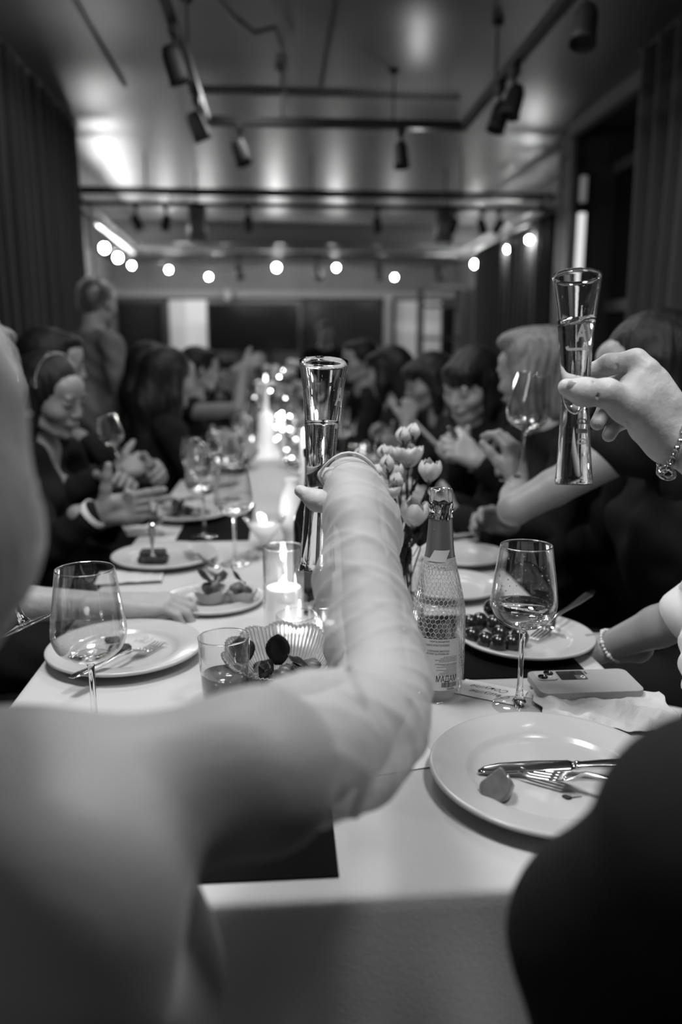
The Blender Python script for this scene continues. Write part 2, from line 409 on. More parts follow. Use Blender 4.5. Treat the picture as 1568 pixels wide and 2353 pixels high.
# television
def wx(px, py, y):
    q = ray(px, py); t = (y-CAM[1])/q[1]; return CAM+q*t
a, b = wx(474, 696, 11.9), wx(688, 808, 11.9)
tv = thing('television', 'wide black switched-off television screen on the far wall', 'television', ((a[0]+b[0])/2, 11.95, 0))
cx, cz = (a[0]+b[0])/2, 0
MB().box(a[0]-cx, b[0]-cx, -.03, .02, b[2], a[2]).build('casing', M_METALB, tv, smooth=False, bevel=.006)
MB().box(a[0]-cx+.02, b[0]-cx-.02, -.036, -.031, b[2]+.02, a[2]-.02).build('screen', mat('screen glass', .006, .12), tv, smooth=False)
MB().box(-.04, .04, -.01, .05, 0, b[2]+.02).box(-.3, .3, -.2, .2, 0, .03).box(-.03, .03, .02, .05, b[2], a[2]-.2).build('stand', M_METALB, tv, smooth=False)
# dark shelving at the far right of the back wall and the right wall beyond the column
sh = thing('shelving_unit', 'tall dark shelving unit in the far right corner', 'shelf', (2.3, 11.6, 0))
for x in (-.28, .28): MB().box(x-.015, x+.015, -.2, .2, 0, 2.1).build('upright', M_FRAMEM, sh, smooth=False)
for z in (.05, .5, .95, 1.4, 1.85, 2.1): MB().box(-.265, .265, -.2, .2, z-.015, z+.015).build('shelf_board', M_FRAMEM, sh, smooth=False)
# right side: near window wall, column with light tube
XW = 2.5
c0, c1 = wx(1287, 600, 6.3), wx(1378, 600, 6.3)
struct('trim_8', MB().box(c0[0]+.02, c1[0]+.25, 6.2, 6.5, 0, CEIL), mat('column paint', .06, .5), smooth=False, bevel=.01)
struct('trim_9', MB().box(c0[0]-.01, c0[0]+.035, 6.14, 6.2, 0, CEIL), mat('column edge', .17, .4), smooth=False, bevel=.008)
struct('trim_10', MB().box(c1[0]+.18, XR, 6.2, 6.3, 0, CEIL), M_FRAMEM, smooth=False)
tb = thing('tube_light', 'upright white light tube on the dark column at the right', 'lamp', (wx(1334, 600, 6.1)[0], 6.12, 0))
MB().lathe([(.03, .9), (.03, 2.24)], 12).build('diffuser', mat('tube light glow', .8, .4, emit=.42), tb)
for z in (.86, 2.24): MB().lathe([(.034, z), (.034, z+.05)], 12).build('end_cap', M_METALB, tb)
MB().lathe([(.028, 2.32), (.028, 2.5)], 12).build('upper_diffuser', mat('tube dim glow', .5, .4, emit=.05), tb)
MB().box(-.05, .05, .02, .09, .8, 2.55).build('back_plate', M_METALB, tb, smooth=False)
# window wall on the right between column and curtain
o = struct('window_5', MB().box(XW, XW+.05, 3.2, 6.15, CEIL-.34, CEIL-.26).box(XW, XW+.05, 3.2, 6.15, .5, .6).box(XW-.01, XW+.05, 5.2, 5.3, .5, CEIL-.3), mat('window frame paint', .10, .5), smooth=False)
MB().box(XW+.03, XW+.04, 3.2, 5.2, .6, CEIL-.34).build('pane', M_DGLASS, o, smooth=False)
MB().box(XW+.03, XW+.04, 5.3, 6.15, .6, CEIL-.34).build('pane', M_DGLASS, o, smooth=False)
struct('trim_11', MB().box(2.14, 2.20, 1.0, 6.15, CEIL-.10, CEIL), mat('cornice', .16, .6), smooth=False)
struct('wall_right_lower', MB().box(XW+.02, XW+.12, .5, 6.15, 0, .5), M_WALL, smooth=False)
q = wx(1430, 640, 5.0)
struct('trim_12', MB().box(XW-.02, XW+.028, 3.2, 6.1, 1.52, 1.60), mat('window transom', .05, .4), smooth=False)
MB().box(XW+.015, XW+.028, 4.0, 5.6, .62, 1.5).build('pane', mat('frosted pane', .07, .4), o, smooth=False)

def curtain(name, label, x, y0, y1, z1, folds, amp, m, seed=0, n=0):
    rnd = random.Random(seed); ph = [rnd.uniform(-.4, .4) for _ in range(folds+2)]; am = [rnd.uniform(.6, 1.2) for _ in range(folds+2)]
    root = thing(name, label, 'curtain', (x, y0, 0))
    W = y1-y0
    def fn(u, v):
        k = u*folds; i = int(k); f = k-i; a = am[i]*(1-f)+am[i+1]*f; p = ph[i]*(1-f)+ph[i+1]*f
        s = math.sin(2*math.pi*(k+p*.3))
        return (amp*a*math.copysign(abs(s)**.75, s)*(.8+.2*(1-v)), u*W+.02*math.sin(6*v+i), .03+v*(z1-.03))
    MB().grid(fn, folds*14, 10).build('curtain_cloth', m, root, solid=.004)
    MB().tube([(0, -.1, z1+.02), (0, W+.1, z1+.02)], .014).build('curtain_rail', M_METALB, root)
    return root
curtain('curtain', 'long dark pleated curtain along the left wall', -1.45, .9, 6.3, CEIL-.04, 30, .05, M_CURT, 3)
curtain('curtain', 'dark pleated curtain hanging at the right edge near the window', 2.0, 3.0, 4.55, CEIL-.04, 9, .05, mat('curtain grey', .05, .7, sheen=.2), 5)
curtain('curtain', 'far dark curtain behind the column by the back right', 2.55, 7.5, 10.5, 2.5, 16, .05, M_CURT, 7)
pl = thing('white_pole', 'thin white upright pole at the end of the left curtain', 'pole', (wx(214, 560, 7.2)[0], 7.2, 0))
MB().lathe([(.02, .03), (.02, 2.3)], 10).build('shaft', mat('white pole with painted glow', .6, .5, emit=.03), pl)  # faint glow put into the pole's colour; it is no lamp
MB().lathe([(.14, 0), (.14, .02), (.03, .03)], 20).build('foot', M_METALB, pl)

# ------------------------------------------------------------------ ceiling frames, track lights, string bulbs
def bar(a, b, w=.028, h=.03):
    a, b = np.array(a, float), np.array(b, float)
    return MB().tube([a, b], w*.75, n=4, up=(0, 0, 1))
ZT = 2.56
def tpt(px, py, z=ZT): return T(px, py, z)
A, B, C_, D_ = tpt(472, 275), tpt(1062, 292), tpt(396, -60), tpt(1330, -60)
yb = (A[1]+B[1])/2; xl = A[0]; xr = B[0]; yn = 2.9
tr = thing('ceiling_track', 'black ceiling track frame nearest the camera, hung above the table', 'track light rail', ((xl+xr)/2, yb, ZT))
ox, oy = (xl+xr)/2, yb
MB().box(xl-ox-.024, xr-ox+.024, -.024, .024, -.024, .024).build('track_rail', M_METALB, tr, smooth=False)
MB().box(xl-ox-.024, xl-ox+.024, yn-oy, .018, -.02, .02).build('track_rail', M_METALB, tr, smooth=False)
MB().box(xr-ox-.024, xr-ox+.024, yn-oy, .018, -.02, .02).build('track_rail', M_METALB, tr, smooth=False)
for (x, y) in ((xl-ox+.45, 0), (xr-ox-.42, 0), (xl-ox, -.9), (xr-ox, -.75)):
    MB().lathe([(.006, .018), (.006, CEIL-ZT-.02), (.03, CEIL-ZT-.018), (.03, CEIL-ZT)], 10, c=(x, y, 0)).build('hanger_rod', M_METALB, tr)
def track_spot(loc, aim, label, lit=0., grp='track spotlights', m=None, s=1.):
    """loc: point on the rail; aim: unit direction of the head"""
    m = m or M_METALB
    t = thing('track_spotlight', label, 'spotlight', tuple(loc), 0, grp)
    MB().box(-.02*s, .02*s, -.035*s, .035*s, -.045*s, -.0).build('adapter', m, t, smooth=False, bevel=.003)
    MB().tube([(0, 0, -.04*s), (0, 0, -.10*s), (.0, .012*s, -.13*s)], .009*s).build('arm', m, t)
    aim = np.array(aim, float); aim /= np.linalg.norm(aim); c = V(0, .0, -.15*s)
    z = aim; x = np.cross(z, (0.1, .3, 1.)); x /= np.linalg.norm(x); y = np.cross(z, x)
    Mx = np.eye(4); Mx[:3, 0] = x; Mx[:3, 1] = y; Mx[:3, 2] = z; Mx[:3, 3] = c
    h = MB().lathe([(0.001, -.075*s), (.03*s, -.07*s), (.042*s, -.04*s), (.046*s, .05*s), (.05*s, .075*s), (.044*s, .075*s), (.040*s, .045*s), (.001, .04*s)], 20, caps=False).xf(Mx).build('lamp_head', m, t)
    MB().lathe([(.001, .05*s), (.038*s, .052*s)], 16, caps=False).xf(Mx).build('lens', mat('lens_%g' % lit, .3, .2, emit=lit) if lit else mat('dark lens', .05, .1), h)
    return t
track_spot((ox+xl-ox+.20*1, yb, ZT-.018), (.35, -.1, -1), 'black track spotlight under the near rail, left of the two on its cross bar')
track_spot((xr-.37, yb, ZT-.018), (.05, -.1, -1), 'black track spotlight under the near rail, right of the two on its cross bar')
track_spot((xl, 3.62, ZT-.018), (.3, .2, -1), 'black track spotlight on the left side rail, nearer the camera')
track_spot((xl, 4.55, ZT-.018), (.4, .3, -1), 'black track spotlight on the left side rail at its far corner')
track_spot((xr, 4.25, ZT-.018), (-.3, -.1, -1), 'black track spotlight on the right side rail, second from the far corner')
track_spot((xr, 4.0, ZT-.018), (-.3, -.1, -1), 'black track spotlight on the right side rail, third from the far corner')
track_spot((xr, 3.1, ZT-.018), (-.2, -.3, -1), 'black track spotlight on the right side rail at the top edge of the picture')
# cable on the ceiling
cb = MB().tube([T(480, -30, 2.80), T(540, 40, 2.78), T(585, 75, 2.76), T(632, 62, 2.78), T(646, 110, 2.8), T(655, 170, 2.80), T(660, 235, 2.78)], [.012]*3+[.009]*4, n=8).build('ceiling_cable', mat('cable grey', .06, .5))
tag(cb, 'thick dark cable looping under the ceiling above the near track frame', 'cable')
# the big double truss frame
FX0, FX1, FY0, FY1 = -1.72, 2.42, 7.25, 10.7
fr = thing('truss_frame', 'wide double-rail metal frame hung under the ceiling at mid room', 'truss', ((FX0+FX1)/2, FY0, 2.5))
M_RAIL = mat('dark chrome rail', .10, .3, metal=.6)
def rl(x0, y0, z0, x1, y1, z1, r=.016, m=M_RAIL, name='rail'):
    ox2, oy2, oz2 = (FX0+FX1)/2, FY0, 2.5
    return MB().tube([(x0-ox2, y0-oy2, z0-oz2), (x1-ox2, y1-oy2, z1-oz2)], r, n=8).build(name, m, fr)
for z in (2.57, 2.455):
    rl(FX0, FY0, z, FX1, FY0, z, .020, M_METALB); rl(FX0, FY1, z, FX1, FY1, z, .014)
rl(FX0, FY0+.25, 2.585, FX1, FY0+.25, 2.575, .014)
M_RAILW = mat('bright rail', .55, .35, metal=.3)
for z in (2.52, 2.42):
    rl(FX0+.02, FY0-.1, z+.02, FX0-.1, FY1, z+.02, .02, M_RAILW); rl(FX1, FY0-.1, z+.02, FX1-.02, FY1, z+.02, .02, mat('grey rail', .3, .4, metal=.4))
for x in (FX0, -.9, -.2, .7, 1.5, FX1): rl(x, FY0, 2.475, x, FY0, 2.575, .01, name='strut')
for x in (-1.1, .3, 1.6): rl(x, FY0, 2.575, x, FY0, CEIL, .008, name='hanger_rod')
for i_, (x, d) in enumerate(((-1.2, .4), (-.95, -.3), (-.25, 0), (.87, .1), (1.55, -.3), (1.8, .5), (1.95, -.5))):
    track_spot((x, FY0+.02, 2.44), (d, .5, -1), 'black spotlight under the double-rail frame, %s from the left' % 'first second third fourth fifth sixth seventh'.split()[i_], grp='spotlights on the double-rail frame', s=.85)
def downlight(x, y, z, label, em):
    t = thing('cylinder_lamp', label, 'lamp', (x, y, z))
    MB().lathe([(.001, .30), (.085, .30), (.085, 0), (.078, 0), (.078, .27), (.001, .27)], 24, caps=False).build('lamp_shade', mat('frosted cylinder', .22, .4), t)
    MB().lathe([(.001, .03), (.06, .028)], 20, caps=False).build('diffuser', mat('glow_%g' % em, 1, .4, emit=em), t)
    MB().lathe([(.008, .30), (.008, CEIL-z)], 8).build('suspension_rod', M_METALB, t)
q = P(1021, 560, 7.4); downlight(q[0], q[1], q[2]-.0, 'grey cylinder lamp glowing underneath, below the right of the frame', 5.)
q = P(455, 553, 7.4); downlight(q[0], q[1], q[2]-.0, 'grey cylinder lamp below the left of the double-rail frame', .8)
# far track with spots near the back wall
bt = thing('track_rail', 'black track rail close to the far wall', 'track light rail', (.3, 11.0, 2.46))
MB().box(-2.0, 2.2, -.02, .02, -.02, .02).build('rail', M_METALB, bt, smooth=False)
for x in (-1.5, 0, 1.6): MB().lathe([(.008, .02), (.008, .10)], 8, c=(x, 0, 0)).build('hanger_rod', M_METALB, bt)
for i_, px in enumerate((548, 730, 872, 1012)):
    q = wx(px, 560, 10.98); track_spot((q[0], 10.98, 2.44), (.2, -.4, -1), 'black spotlight on the rail by the far wall, %s from the left' % 'first second third fourth'.split()[i_], grp='spotlights on the far rail', s=1.25)
# string bulbs
M_BULB = mat('lit bulb', 1, .5, emit=95)
M_BULB2 = mat('lit bulb dim', 1, .5, emit=30)
bulbs = [(240, 570, 8.0, 1), (271, 592, 9.0, 1), (303, 610, 10.0, 0), (388, 620, 10.6, 0), (480, 636, 10.6, 0), (636, 615, 10.6, 1), (773, 615, 10.6, 0), (907, 637, 10.6, 2), (1092, 607, 10.4, 1), (1131, 592, 9.6, 0), (1168, 573, 8.8, 0), (1217, 551, 7.9, 0)]
places = ['at its left end nearest the camera', 'second from the left end', 'third from the left end', 'fourth from the left end', 'fifth from the left, hanging low', 'big glare left of the centre, above the television',
          'right of the centre, above the dark far window', 'dim oval low one above the pale door', 'fourth from the right end', 'third from the right end', 'second from the right end', 'at its right end nearest the camera']
cordp = []
for (px, py, d, k), plc in zip(bulbs, places):
    q = P(px, py, d); cordp.append(q+V(0, 0, .09))
    t = thing('string_bulb', 'round lit bulb of the string lights, '+plc, 'light bulb', tuple(q), 0, 'bulbs of the string lights')
    r = .026 if k != 1 else .036
    MB().ball((0, 0, 0), (r, r, r*1.1), 14, 10).build('globe', M_BULB2 if k == 2 else M_BULB, t)
    MB().lathe([(.012, r*.9), (.014, r+.01), (.014, .085), (.004, .095)], 10).build('socket', M_METALB, t)
    lamp('bulb_light', 'POINT', tuple(q+V(0, 0, 0)), {0: 9, 1: 17, 2: 4}[k], .05)
pts = []
for a, b in zip(cordp[:-1], cordp[1:]):
    for i in range(6):
        u = i/6; pts.append(a*(1-u)+b*u-V(0, 0, .10*4*u*(1-u)*np.linalg.norm(b-a)*.4))
pts.append(cordp[-1])
tag(MB().tube(pts, .006, n=5).build('string_light_cord', M_METALB), 'black cord carrying the string of round bulbs', 'cord')
# ================================================================== TABLE AND CLOTH
TX0, TX1, TY0, TY1, TZ = -.388, .506, .640, 6.35, .75
tb = thing('banquet_table', 'long banquet table under the white cloth, running to the back of the room', 'table', (.06, TY0, 0))
MB().box(-.43, .43, .03, TY1-TY0-.03, .71, .742).build('tabletop', mat('table board', .2, .6), tb, smooth=False)
for x in (-.38, .38):
    for y in (.1, 1.9, 3.7, 5.5): MB().box(x-.02, x+.02, y-.02, y+.02, 0, .71).build('leg', M_METALB, tb, smooth=False)
def wob(x, a, s): return a*(math.sin(x*s)+.5*math.sin(x*s*2.3+1.3)+.3*math.sin(x*s*4.1+.7))
def cloth():
    mb = MB(); cx_, hw = (TX0+TX1)/2, (TX1-TX0)/2
    # perimeter rings around a rounded rectangle: top centre is a plain grid, then the roll-over and the skirt
    per = []
    def seg(a, b, n):
        for i in range(n): u = i/n; per.append((a[0]*(1-u)+b[0]*u, a[1]*(1-u)+b[1]*u))
    seg((TX0, TY0), (TX1, TY0), 70); seg((TX1, TY0), (TX1, TY1), 150); seg((TX1, TY1), (TX0, TY1), 30); seg((TX0, TY1), (TX0, TY0), 150)
    n = len(per); rings = []
    def off(p, d):  # push outward by d
        x, y = p; ox = -1 if abs(x-TX0) < 1e-6 else (1 if abs(x-TX1) < 1e-6 else 0); oy = -1 if abs(y-TY0) < 1e-6 else (1 if abs(y-TY1) < 1e-6 else 0)
        return (x+ox*d, y+oy*d)
    prof = [(-.012, TZ), (-.006, TZ-.0008), (-.002, TZ-.003), (0, TZ-.008), (.001, TZ-.02)] + [(.001, TZ-.02-.045*i) for i in range(1, 13)]
    for k, (d, z0) in enumerate(prof):
        ring = []
        for i, p in enumerate(per):
            side_ = not (i < 70 or 219 < i < 250)
            z = z0 if not side_ else TZ-(TZ-z0)*(1 if z0 > TZ-.03 else .30)
            drop = max(0, TZ-.02-z); s = i*.045
            amp = min(.03, drop*.10)
            w_ = amp*(math.sin(s*7.0+1.5*math.sin(s*1.3))+.35*math.sin(s*17))+.008*drop*2*math.sin(z*25+s*9)
            q = off(p, d+w_+min(.02, drop*.06)); ring.append((q[0], q[1], z+(.004*math.sin(s*5) if k == len(prof)-1 else 0)))
        rings.append(ring)
    v = [p for r_ in rings for p in r_]; f = []
    for k in range(len(prof)-1):
        for i in range(n): f.append((k*n+i, (k+1)*n+i, (k+1)*n+(i+1) % n, k*n+(i+1) % n))
    f.append(tuple(range(n)))
    mb.add(v, f)
    o = mb.build('tablecloth', M_CLOTH, None, fixn=True)
    return tag(o, 'white linen tablecloth over the long table, hanging down at the near end', 'tablecloth')
cloth()
def mat_rect(x0, x1, y0, y1, label, name='placemat', m=None, h=.002, ang=0., cat='placemat', grp=None):
    c = ((x0+x1)/2, (y0+y1)/2, TZ+.0006)
    o = MB().box(x0-c[0], x1-c[0], y0-c[1], y1-c[1], 0, h).build(name, m or M_MATB, None, smooth=False, bevel=.0008)
    o.location = c; o.rotation_euler = (0, 0, ang); return tag(o, label, cat, grp)
mat_rect(-.36, .049, .668, .95, 'black placemat at the near left corner, half under the raised arm')
a = T(1068, 1561); b = T(1400, 1556); MRX1 = b[0]-.005
mat_rect(.235, .235+.232, a[1]-.003, a[1]+.29, 'black placemat under the plate of grapes')
a = T(388, 1246); b = T(572, 1246); c = T(385, 1200)
mat_rect(a[0]+.015, b[0], a[1], c[1]+.25, 'black placemat on the left, behind the plate with the cake slice')
# ------------------------------------------------------------------ cards and papers
def paper(name, cx_, cy_, w_, h_, ang, label, m, cat, z=TZ+.0012, th=.0007):
    o = MB().box(-w_/2, w_/2, -h_/2, h_/2, 0, th).build(name, m, None, smooth=False); o.location = (cx_, cy_, z); o.rotation_euler = (0, 0, ang)
    return tag(o, label, cat)
def decal_text(parent, s, size, x, y, z, ang=0., m=None, shear=0., name='lettering', sx=1.):
    v, f = text_mesh(s, size, 'CENTER', shear)
    ca, sa = math.cos(ang), math.sin(ang)
    vv = [(x+(a[0]*sx)*ca-a[1]*sa, y+(a[0]*sx)*sa+a[1]*ca, z) for a in v]
    return MB().add(vv, f).build(name, m or M_INK, parent, smooth=False)
q1, q2, q3, q4 = T(1052, 1591), T(1121, 1624), T(1212, 1595), T(1128, 1562)
cc = (q1+q2+q3+q4)/4; dv = q4-q1; ang = math.atan2(dv[1], dv[0])
L_ = (np.linalg.norm(q4-q1)+np.linalg.norm(q3-q2))/2; W_ = (np.linalg.norm(q2-q1)+np.linalg.norm(q3-q4))/2
card = paper('name_card', cc[0], cc[1], .095, .055, R(-32), 'white name card with two handwritten words, between the bottle and the wine glass', M_PAPER, 'card')
tt = R(180)
decal_text(card, 'Сашуля', .0150, .003, -.008, .0009, tt, shear=.5, sx=1.05)
decal_text(card, 'Сонуля', .0150, -.003, .010, .0009, tt, shear=.5, sx=1.05)
q = T(930, 1745)
paper('name_card', q[0]-.01, q[1], .095, .06, R(12), 'white card lying between the raised elbow and the near plate', M_PAPER, 'card')
# printed booklet under the near right plate and napkin
q = T(1520, 1745)
mc = paper('menu_card', q[0]+.008, q[1]-.012, .16, .11, R(4), 'grey printed menu card with curled ornament, at the right beside the near plate', mat('grey print', .22, .5), 'card', th=.0015)
def curl(cx_, cy_, r0, r1, a0, a1, wd=.0012, n=26):
    return [(cx_+(r0+(r1-r0)*i/n)*math.cos(a0+(a1-a0)*i/n), cy_+(r0+(r1-r0)*i/n)*math.sin(a0+(a1-a0)*i/n), .0018) for i in range(n+1)]
M_PRL = mat('pale print', .6, .6); M_PRD = mat('dark print', .05, .6)
for (c1, c2, r0, r1, a0, a1, m) in ((-.022, -.012, .003, .014, 0, 5.2, M_PRL), (-.022, -.012, .006, .0165, .3, 4.0, M_PRD), (.002, -.008, .012, .004, -1.6, 3.2, M_PRL), (-.055, -.01, .012, .006, -1.2, 1.4, M_PRL), (.018, -.004, .010, .003, 0, 3.6, M_PRL)):
    MB().tube(curl(c1, c2, r0, r1, a0, a1), .0007, n=4, flat=.4).build('ornament', m, mc)
rnd = random.Random(4); bits = MB()
for i in range(26):
    x, y = rnd.uniform(-.06, .03), rnd.uniform(.006, .03); a = rnd.uniform(0, 3)
    bits.tube([(x, y, .0016), (x+.003*math.cos(a), y+.003*math.sin(a), .0016)], .0006, n=4, flat=.4)
bits.build('small_ornaments', M_PRL, mc)
wing = MB()
for i in range(9):
    a = 1.9+i*.22; wing.tube([(.045, .012, .0017), (.045+.022*math.cos(a), .012+.013*math.sin(a), .0017)], .0006, n=4, flat=.4)
wing.build('printed_sprig', M_PRD, mc)
MB().box(-.08, .06, .036, .052, .0015, .0018).build('dark_band', mat('dark glitter print', .03, .4, bump=1, bscale=500), mc, smooth=False)

# ================================================================== PLATES
def plate_prof(r, h=.020, deep=.0065, th=.0045, well=.62):
    up = [(.0005, deep), (r*well*.94, deep), (r*well, deep+.0008), (r*(well+.035), deep+.0035), (r*(well+.06), deep+.0070), (r*(well+.09), deep+.0085), (r*.86, h-.0035), (r*.95, h-.0005), (r*.985, h+.0004), (r, h-.0012)]
    dn = [(r*1.0, h-.004), (r*.97, h-.0065), (r*.85, h-.010), (r*.62, .0022), (r*.60, 0), (r*.55, 0), (r*.54, .002), (.0005, .002)]
    return up+dn
def plate(x, y, r, label, grp=None, z=None, h=.020):
    o = MB().lathe(plate_prof(r, h), 96, caps=False).build('plate', M_PLATE, None); o.location = (x, y, (TZ+.0015) if z is None else z); return tag(o, label, 'plate', grp)
NP = T(1262, 1803, .765)
NPX, NPY = .304, .816
plate(NPX, NPY, .139, 'large white plate in the foreground with knife, fork and a piece of fruit', h=.022)
GP = T(1207, 1463, .765); GPX, GPY = GP[0], GP[1]
plate(GPX, GPY, .115, 'white plate with dark grapes and a fork, behind the bottle', z=TZ+.0032)
LP = T(289, 1488, .765); LPX, LPY = LP[0], LP[1]
plate(LPX, LPY, .125, 'white plate with a fork and food crumbs behind the left wine glass')
FP = T(379, 1277, .765); FLX, FLY = FP[0], FP[1]
plate(FLX, FLY, .123, 'white plate with a slice of cake and a spoon, further left')
q = T(432, 1180, .765); PBX, PBY = q[0], q[1]
plate(q[0], q[1], .12, 'white plate with salad on the black placemat at the left', z=TZ+.0032)
q = T(1065, 1275, .765); plate(q[0], q[1], .105, 'white plate on the right half hidden behind the bottle neck')
q = T(1035, 1345, .765); plate(q[0], q[1], .105, 'white plate on the right just behind the net-wrapped bottle')
q = T(490, 1372, .762); plate(q[0]-.0, q[1], .10, 'white plate under the tartlets beside the hand', h=.012)
q = T(1010, 1215, .765); plate(q[0], q[1], .11, 'white plate furthest up the right table edge')

# ================================================================== CUTLERY
def fork(name, label, loc, ang, tilt=0., L=.195, s=1., cat='fork', roll=0., grp=None):
    """lies along +x, tines at the far end"""
    t = thing(name, label, cat, loc, (roll, tilt, ang), grp)
    hd = MB().loft([((0, 0, .004), (0, .0055, 0), (0, 0, .0013)), ((.02, 0, .0045), (0, .0095, 0), (0, 0, .0016)), ((.06, 0, .006), (0, .007, 0), (0, 0, .0018)), ((.10, 0, .010), (0, .0035, 0), (0, 0, .0022)), ((.128, 0, .012), (0, .0032, 0), (0, 0, .0022)),
                    ((.138, 0, .0085), (0, .0075, 0), (0, 0, .0014)), ((.148, 0, .0055), (0, .0118, 0), (0, 0, .0011)), ((.158, 0, .0040), (0, .0125, 0), (0, 0, .001))], 12)
    hd.build('handle', M_STEEL, t)
    for k in (-1.5, -.5, .5, 1.5):
        MB().loft([((.155, k*.0066, .0042), (0, .0022, 0), (0, 0, .001)), ((.17, k*.0064, .0030), (0, .0020, 0), (0, 0, .001)), ((.19, k*.0062, .0034), (0, .0017, 0), (0, 0, .0009)), ((L+.008, k*.0060, .0070), (0, .0007, 0), (0, 0, .0005))], 6).build('tine', M_STEEL, t)
    return t
def knife(name, label, loc, ang, tilt=0., roll=0.):
    t = thing(name, label, 'knife', loc, (roll, tilt, ang))
    MB().loft([((0, 0, 0), (0, .0075, 0), (0, 0, .0035)), ((.03, 0, 0), (0, .0085, 0), (0, 0, .0042)), ((.09, 0, 0), (0, .006, 0), (0, 0, .0035)), ((.108, 0, 0), (0, .0048, 0), (0, 0, .003)), ((.112, 0, 0), (0, .0062, 0), (0, 0, .0032)), ((.116, 0, 0), (0, .0062, 0), (0, 0, .0028))], 12).build('handle', M_STEEL, t)
    MB().loft([((.115, 0, 0), (0, .0055, 0), (0, 0, .0014)), ((.122, 0, 0), (0, .0085, 0), (0, 0, .0013)), ((.16, 0, 0), (0, .0098, 0), (0, 0, .0011)), ((.20, .0008, 0), (0, .0090, 0), (0, 0, .0009)), ((.218, .0022, 0), (0, .006, 0), (0, 0, .0007)), ((.226, .0045, 0), (0, .0022, 0), (0, 0, .0005))], 8).build('blade', M_STEEL, t)
    return t
def along(p0, p1, builder, *a, **k):
    d = p1-p0; return builder(*a, loc=tuple(p0), ang=math.atan2(d[1], d[0]), tilt=-math.atan2(d[2], math.hypot(d[0], d[1])), **k)
zt = TZ+.0235
kt = T(1098, 1766, TZ+.0135); kh = kt + (T(1520, 1752, TZ+.031)-kt)/np.linalg.norm(T(1520, 1752, TZ+.031)-kt)*.226
along(kh, kt, knife, 'table_knife', 'steel table knife resting across the near plate', roll=R(-14))
ft = T(1197, 1778, TZ+.0115); fh = T(1470, 1820, TZ+.028); fh = ft+(fh-ft)/np.linalg.norm(fh-ft)*.203
along(fh, ft, fork, 'table_fork', 'steel fork lying on the near plate under the knife')
ft = T(368, 1484, TZ+.008); fh = T(168, 1561, TZ+.026); fh = ft+(fh-ft)/np.linalg.norm(fh-ft)*.203
along(fh, ft, fork, 'table_fork', 'steel fork on the left plate, its handle over the plate edge')
ft = T(1222, 1476, TZ+.010); fh = T(1335, 1385, TZ+.045); fh = ft+(fh-ft)/np.linalg.norm(fh-ft)*.203
along(fh, ft, fork, 'table_fork', 'dark-looking fork propped on the right of the grape plate')
ft = T(430, 1272, TZ+.012); fh = T(512, 1316, TZ+.02); fh = ft+(fh-ft)/np.linalg.norm(fh-ft)*.2
along(fh, ft, fork, 'table_fork', 'fork crossing the right edge of the cake plate')
fk = fork('table_fork', 'fork standing upright in the slice of cake', tuple(T(353, 1268, TZ+.03)+V(.0, 0, .2-.05)), 0, tilt=0, L=.195)
fk.rotation_euler = (0, R(90), R(-90)); fk.location = tuple(T(353, 1284, TZ+.02)+V(0, .0, .085)); fk.scale = (.55, .8, .8)
# ================================================================== FOOD
F_ = Field(); F_.ell((0, 0, .016), (.024, .019, .017)).cone((.004, .004, .03), (-.012, -.002, .012), .008, .015, k=.02).ell((.03, -.03, .02), (.02, .02, .03), k=.01, sub=True)
F_.cuts += [((0, 0, -1), 0), ((.72, -.3, .62), .026), ((-.5, -.62, .6), .0235), ((-.2, .8, .56), .024)]
pc = field_obj('fruit_piece', [F_.mesh(.0016)], mat('fruit flesh', .17, .25, spec=.6, bump=.2, bscale=60, var=.25, vscale=40, coat=.3)); pc.location = tuple(T(1147, 1830, TZ+.0085)); pc.rotation_euler = (0, 0, R(20)); pc.scale = (.78, .78, .86)
tag(pc, 'grey wedge of glazed fruit on the near plate', 'food')
F_ = Field(); F_.ell((0, 0, .001), (.004, .003, .0015), k=.002).ell((-.003, .003, .001), (.003, .002, .0012), k=.002).cone((.003, 0, .0008), (.016, .001, .0008), .0007, .0004, k=.001)
lf = field_obj('leaf_scrap', [F_.mesh(.0005)], mat('dark herb', .01, .5)); lf.location = tuple(T(1306, 1834, TZ+.0085)); tag(lf, 'tiny dark leaf scrap on the near plate', 'food')
# grapes
M_GRAPE = mat('grape skin', .014, .22, spec=.6, coat=.5, bump=.05, var=.5, vscale=60)
gr = [(1085, 1460, 0), (1117, 1472, 0), (1145, 1480, 0), (1178, 1478, 0), (1102, 1440, .009), (1135, 1447, .010), (1165, 1448, .012), (1130, 1430, .024), (1080, 1440, .006), (1195, 1462, 0), (1150, 1462, .004)]
gnames = ['leftmost front grape', 'front grape second from the left', 'egg-shaped front grape standing upright', 'large front grape beside the glass stem', 'back-row grape on the left', 'middle grape of the back row', 'back-row grape on the right', 'topmost grape of the pile', 'grape peeping out beside the bottle', 'grape behind the stem of the wine glass', 'grape wedged in the middle of the pile']
rnd = random.Random(2)
for (px, py, dz), nm in zip(gr, gnames):
    q = T(px, py, TZ+.026)
    t = thing('grape', 'dark grape on the plate, '+nm, 'grape', (q[0], q[1], TZ+.0105+.0145+dz*1.15), (rnd.uniform(-.3, .3), rnd.uniform(-.3, .3), 0), 'dark grapes on the plate')
    MB().ball((0, 0, 0), (.0150, .0150, .0178 if 'egg' in nm else .0160), 24, 16).build('skin', M_GRAPE, t)
    MB().lathe([(.0022, -.0172), (.0026, -.0158), (.0018, -.0145)], 8).build('blossom_end', M_WICK, t)
